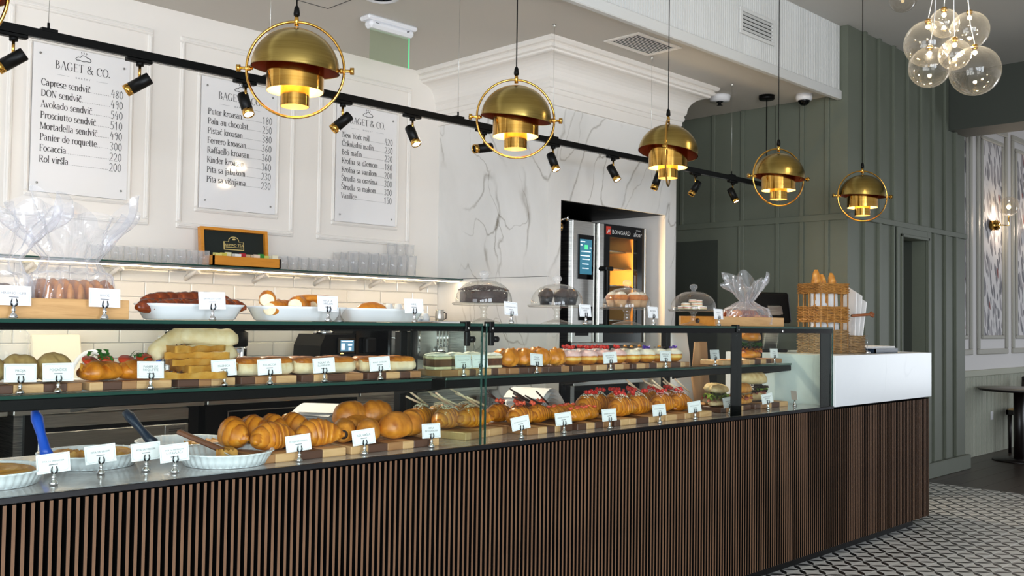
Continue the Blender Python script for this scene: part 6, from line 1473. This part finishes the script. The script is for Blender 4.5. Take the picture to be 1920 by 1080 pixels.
# ---- wicker baskets with baguettes and paper bags
def weave(x0, x1, y0, y1, z0, z1, rows, n, amp, r, flare=0.0):
    m_ = MB()
    for k in range(rows):
        z = z0 + (z1 - z0) * (k + .5) / rows; e = flare * k / rows; pts = []
        per = [((x0 - e, y0 - e), (x1 + e, y0 - e)), ((x1 + e, y0 - e), (x1 + e, y1 + e)), ((x1 + e, y1 + e), (x0 - e, y1 + e)), ((x0 - e, y1 + e), (x0 - e, y0 - e))]
        j = 0
        for (a, b) in per:
            L = math.hypot(b[0] - a[0], b[1] - a[1]); c = max(3, int(L / .022)); nx, ny = (b[1] - a[1]) / L, -(b[0] - a[0]) / L
            for i in range(c):
                f = i / c; s_ = amp * (1 if (j + k) % 2 else -1); j += 1
                pts.append((a[0] + (b[0] - a[0]) * f + nx * s_, a[1] + (b[1] - a[1]) * f + ny * s_, z + .0015 * math.sin(j * 1.3 + k)))
        m_.tube(pts, r, 5, closed=True)
    return m_
bk_ = thing('baguette_basket', 'tall wicker basket of baguettes standing on the marble counter', 'basket', (5.73, .27, 1.172), -.35)
B = (-.115, .115, -.10, .10)
obj('base_weave', weave(*B, 0, .15, 17, 0, .004, .0048), M['wicker_dark'], bk_)['kind'] = 'stuff'
obj('middle_weave', weave(*B, .195, .295, 11, 0, .004, .0050), M['wicker'], bk_)['kind'] = 'stuff'
obj('rim_weave', weave(*B, .375, .440, 8, 0, .004, .0050), M['wicker'], bk_)['kind'] = 'stuff'
for i in range(5):
    for s_ in (-1, 1): obj('stake', MB().cyl((-.11 + .055 * i, s_ * .10, 0), (-.11 + .055 * i, s_ * .10, .44), .0042, n=6), M['wicker'], bk_)
for i in range(3):
    for s_ in (-1, 1): obj('stake', MB().cyl((s_ * .115, -.05 + .05 * i, 0), (s_ * .115, -.05 + .05 * i, .44), .0042, n=6), M['wicker'], bk_)
obj('bottom', MB().box(-.113, .113, -.098, .098, .002, .010), M['wicker_dark'], bk_)
pk = thing('small_basket', 'low wicker basket holding white paper bags beside the tall basket', 'basket', (5.93, .19, 1.172), -.35)
obj('weave', weave(-.062, .062, -.07, .07, 0, .115, 13, 0, .004, .0048), M['wicker_dark'], pk)['kind'] = 'stuff'
obj('bottom', MB().box(-.06, .06, -.068, .068, .002, .008), M['wicker_dark'], pk)
obj('handle_loop', MB().tube([(-.05, -.07, .24), (.02, -.085, .245), (.08, -.09, .25), (.10, -.085, .262), (.125, -.08, .25), (.11, -.09, .238), (.085, -.09, .25)], .009, 8), M['rope'], pk)
for i, (x, y, rx, ry, h_) in enumerate(((5.67, .285, .02, -.04, .515), (5.735, .262, -.03, .03, .49), (5.80, .235, .02, .04, .50), (5.75, .32, -.03, 0, .49))):
    t = thing('baguette', ('baguette standing highest at the left of the tall basket', 'baguette in the middle of the tall basket', 'baguette at the right of the tall basket', 'baguette at the back of the tall basket')[i], 'bread', (x, y, 1.184), 0, 'baguettes in the basket'); t.rotation_euler = (rx, ry, i)
    mb, tn = loaf_mesh(h_, .062, .058, i + 200, 6, .05, 6, .5, .3); m_ = tr(0, 0, h_ / 2) @ rotm('Y', -PI / 2) @ tr(0, 0, -.02); mb.xf(m_); tone_obj('crust', mb, tn, M['baguette'], t)
    p_ = MB().grid(lambda u, v: (.038 * math.cos(2 * PI * u) * (1 + .06 * math.sin(5 * 2 * PI * u)), .034 * math.sin(2 * PI * u), .02 + (h_ - .12) * v), 24, 3, wrapu=True); obj('paper_sleeve', p_, M['paper'], t)
for i, (dx, h_, a) in enumerate(((-.02, .42, .05), (.01, .40, .10), (.035, .36, .16))):
    t = thing('flat_paper_bag', ('flat white paper bag, tallest, in the low basket', 'flat white paper bag in the middle of the low basket', 'flat white paper bag, shortest, in the low basket')[i], 'bag', (5.93 + dx * .9, .19 - dx * .3, 1.181), -.35 + .25, 'paper bags in the low basket'); t.rotation_euler = (0, a, -.35)
    obj('bag', MB().add([(-.004, -.062, 0), (.004, -.062, 0), (.004, .062, 0), (-.004, .062, 0), (-.003, -.062, h_ * .9), (.003, -.062, h_ * .9), (.003, .02, h_), (-.003, .02, h_), (.003, .062, h_ * .8), (-.003, .062, h_ * .8)],
                           [(0, 3, 2, 1), (0, 1, 5, 4), (1, 2, 8, 6, 5), (2, 3, 9, 8), (3, 0, 4, 7, 9), (4, 5, 6, 7), (6, 8, 9, 7)]), M['paper'], t)

# ---- price cards on chrome clips
clip = MB(); clip.lathe([(.0, 0), (.011, 0), (.0125, .005), (.010, .010), (.0055, .014), (.0045, .018), (.007, .022), (.0045, .026), (.004, .034)], 14)
clip_me = clip.mesh('clip_stand', M['chrome'])
pr_ = MB()
for s_ in (-1, 1): pr_.tube([(0, 0, .030), (s_ * .0065, -.004, .036), (s_ * .0075, -.005, .042), (s_ * .0055, -.004, .052)], [.0022, .0026, .0022, .0012], 6)
pr_me = pr_.mesh('clip_prongs', M['deck_trim'])
def price_card(x, y, z, lines, label, rz=0.0, roll=0.0, w_=.088, h_=.053, rx=-.12):
    t = thing('price_card', label, 'price card', (x, y, z + .0005), rz, 'white price cards on chrome clips')
    obj('clip_stand', clip_me, None, t); obj('clip_prong', pr_me, None, t)
    P = tr(0, 0, .034) @ rotm('Y', roll) @ rotm('X', rx)
    obj('card', MB().box(-w_ / 2, w_ / 2, -.0008, .0004, 0, h_).xf(P), M['card'], t)
    m_ = MB(); a, b, cN = w_ / 2 - .004, h_ - .004, .006
    pts = [(-a + cN, .004), (a - cN, .004), (a, .004 + cN), (a, b - cN), (a - cN, b), (-a + cN, b), (-a, b - cN), (-a, .004 + cN)]
    m_.tube([(p[0], -.0010, p[1]) for p in pts], .00035, 4, closed=True); obj('border', m_.xf(P), M['card_line'], t)
    n = len(lines); it = []
    for i, s_ in enumerate(lines): it.append((s_, 0, h_ * (.56 if n == 1 else (.62 - .19 * i)), min(.0100, .072 / max(1, len(s_)) * 1.45), 'CENTER'))
    it.append(('. . . .', 0, h_ * (.40 if n == 1 else .26), .006, 'CENTER'))
    obj('lettering', text_mesh('t', it[:-1], None).box(-.012, .012, 0, .0002, it[-1][2], it[-1][2] + .0022).xf(P @ tr(0, -.0012, 0)), M['ink_soft'], t)
    return t
TL = TZ
for a in (
 (.882, .08, TL, ['HRONO HLEB'], 'price card reading HRONO HLEB at the left edge of the top glass', 0, .02), (1.123, .08, TL, ['BRIOŠ'], 'price card reading BRIOŠ before the oak crate', 0, .02),
 (1.448, .07, TL, ['BAVARSKA KIFLA'], 'price card reading BAVARSKA KIFLA before the dark pretzel sticks', 0, -.02), (1.869, .07, TL, ['KIFLA SA', 'VIRŠLOM'], 'price card before the cut white rolls on the top glass', .1, .02),
 (2.258, .09, TL, ['KIFLE'], 'price card reading KIFLE before the right long dish', 0, 0), (2.731, .06, TL, ['ČOKOLADNA TORTA'], 'price card at the right foot of the leftmost domed stand', .15, .05),
 (3.209, .08, TL, ['ČOKOLADNI', 'MAFIN'], 'price card between second and third domed stands', .1, .0), (3.697, .08, TL, ['BELI MAFIN'], 'price card between third and fourth domed stands', .1, .02),
 (4.252, .08, TL, ['VANILICE'], 'price card before the crate right of the fourth domed stand', .05, .02),
 (.972, .285, MZ, ['PROJA'], 'price card reading PROJA on the left shelf', 0, .02), (1.075, .280, MZ, ['POGAČICE'], 'price card reading POGAČICE on the left shelf', 0, 0),
 (1.351, .272, MZ, ['PANIER DE', 'ROQUETTE'], 'price card reading PANIER DE ROQUETTE on the left shelf', .05, .03), (1.603, .272, MZ, ['MASNICA'], 'price card before the pale flatbread pile on the left shelf', -.05, -.04),
 (1.768, .262, MZ, ['FOCACCIA'], 'price card before the focaccia squares on the left shelf', -.1, -.04), (1.989, .262, MZ, ['ROLAT SA', 'SLANINOM'], 'price card reading ROLAT on the left shelf before the grinder', -.1, -.04),
 (2.245, .270, MZ, ['ROLAT SA SIROM'], 'price card before the pale split rolls on the left shelf', -.15, -.06),
 (2.662, .262, MZ, ['ŠTRUDLA SA MAKOM'], 'left one of two touching price cards before the strudel', 0, 0), (2.755, .262, MZ, ['ŠTRUDLA SA ORASIMA'], 'right one of two touching price cards, crossed by the glass joint', 0, 0),
 (3.095, .262, MZ, ['PITA SA', 'JABUKOM'], 'price card reading PITA SA JABUKOM before the puff turnovers', .1, .08), (3.61, .265, MZ, ['KROFNA SA', 'DŽEMOM'], 'price card before the pink doughnuts', -.15, -.05),
 (4.06, .270, MZ, ['KROFNA SA', 'VANILOM'], 'price card before the white doughnuts', -.05, .03), (4.52, .275, MZ, ['VANILICE'], 'price card left of the dark mullion on the right shelf', 0, 0),
 (5.14, .272, MZ, ['DON', 'SENDVIČ'], 'price card right of the burger', 0, .02),
 (1.008, .108, DZ, ['PITA SA SPANAĆEM'], 'price card reading PITA SA SPANAĆEM nearest the left corner of the deck', -.05, -.05), (1.177, .206, DZ, ['PITA SA SIROM'], 'price card reading PITA SA SIROM before the second dish', -.1, -.08),
 (1.300, .175, DZ, ['PITA SA MESOM'], 'price card reading PITA SA MESOM, half behind another card', -.1, -.05), (1.352, .095, DZ, ['PITA SA PAPRIKOM', 'U PAVLAČI'], 'price card reading PITA SA PAPRIKOM before the front dish', -.1, -.06),
 (1.762, .062, DZ, ['PUTER KROASAN'], 'price card reading PUTER KROASAN before the butter croissants', -.15, -.08), (2.024, .062, DZ, ['ROL VIRŠLA'], 'price card reading ROL VIRŠLA before the sausage rolls', -.15, -.08),
 (2.327, .062, DZ, ['KIFLA', 'INTEGRALNA'], 'price card reading INTEGRALNA right of the seeded buns', 0, .02), (2.788, .050, DZ, ['RAFFAELLO KROASAN'], 'tilted price card right of the glass joint on the deck', -.2, -.14),
 (3.052, .058, DZ, ['FERRERO KROASAN'], 'price card before the chocolate-stick croissants', -.15, -.06), (3.338, .045, DZ, ['KINDER KROASAN'], 'price card before the strawberry turnovers', -.1, -.02),
 (3.721, .056, DZ, ['PISTAĆ KROASAN'], 'price card before the red-berry croissants', -.15, -.04), (4.011, .056, DZ, ['PANIER DE ROQUETTE'], 'price card before the pink cream croissants, by the mullion', -.2, -.08),
 (4.40, .105, DZ, ['CAPRESE SENDVIČ'], 'price card just left of the dark mullion on the deck', -.2, -.10), (4.80, .115, DZ, ['MORTADELLA', 'SENDVIČ'], 'price card tilted before the ciabatta sandwich', -.2, -.14),
 (5.14, .140, DZ, ['AVOKADO'], 'last price card at the right end of the deck', .9, .02)):
    price_card(*a)
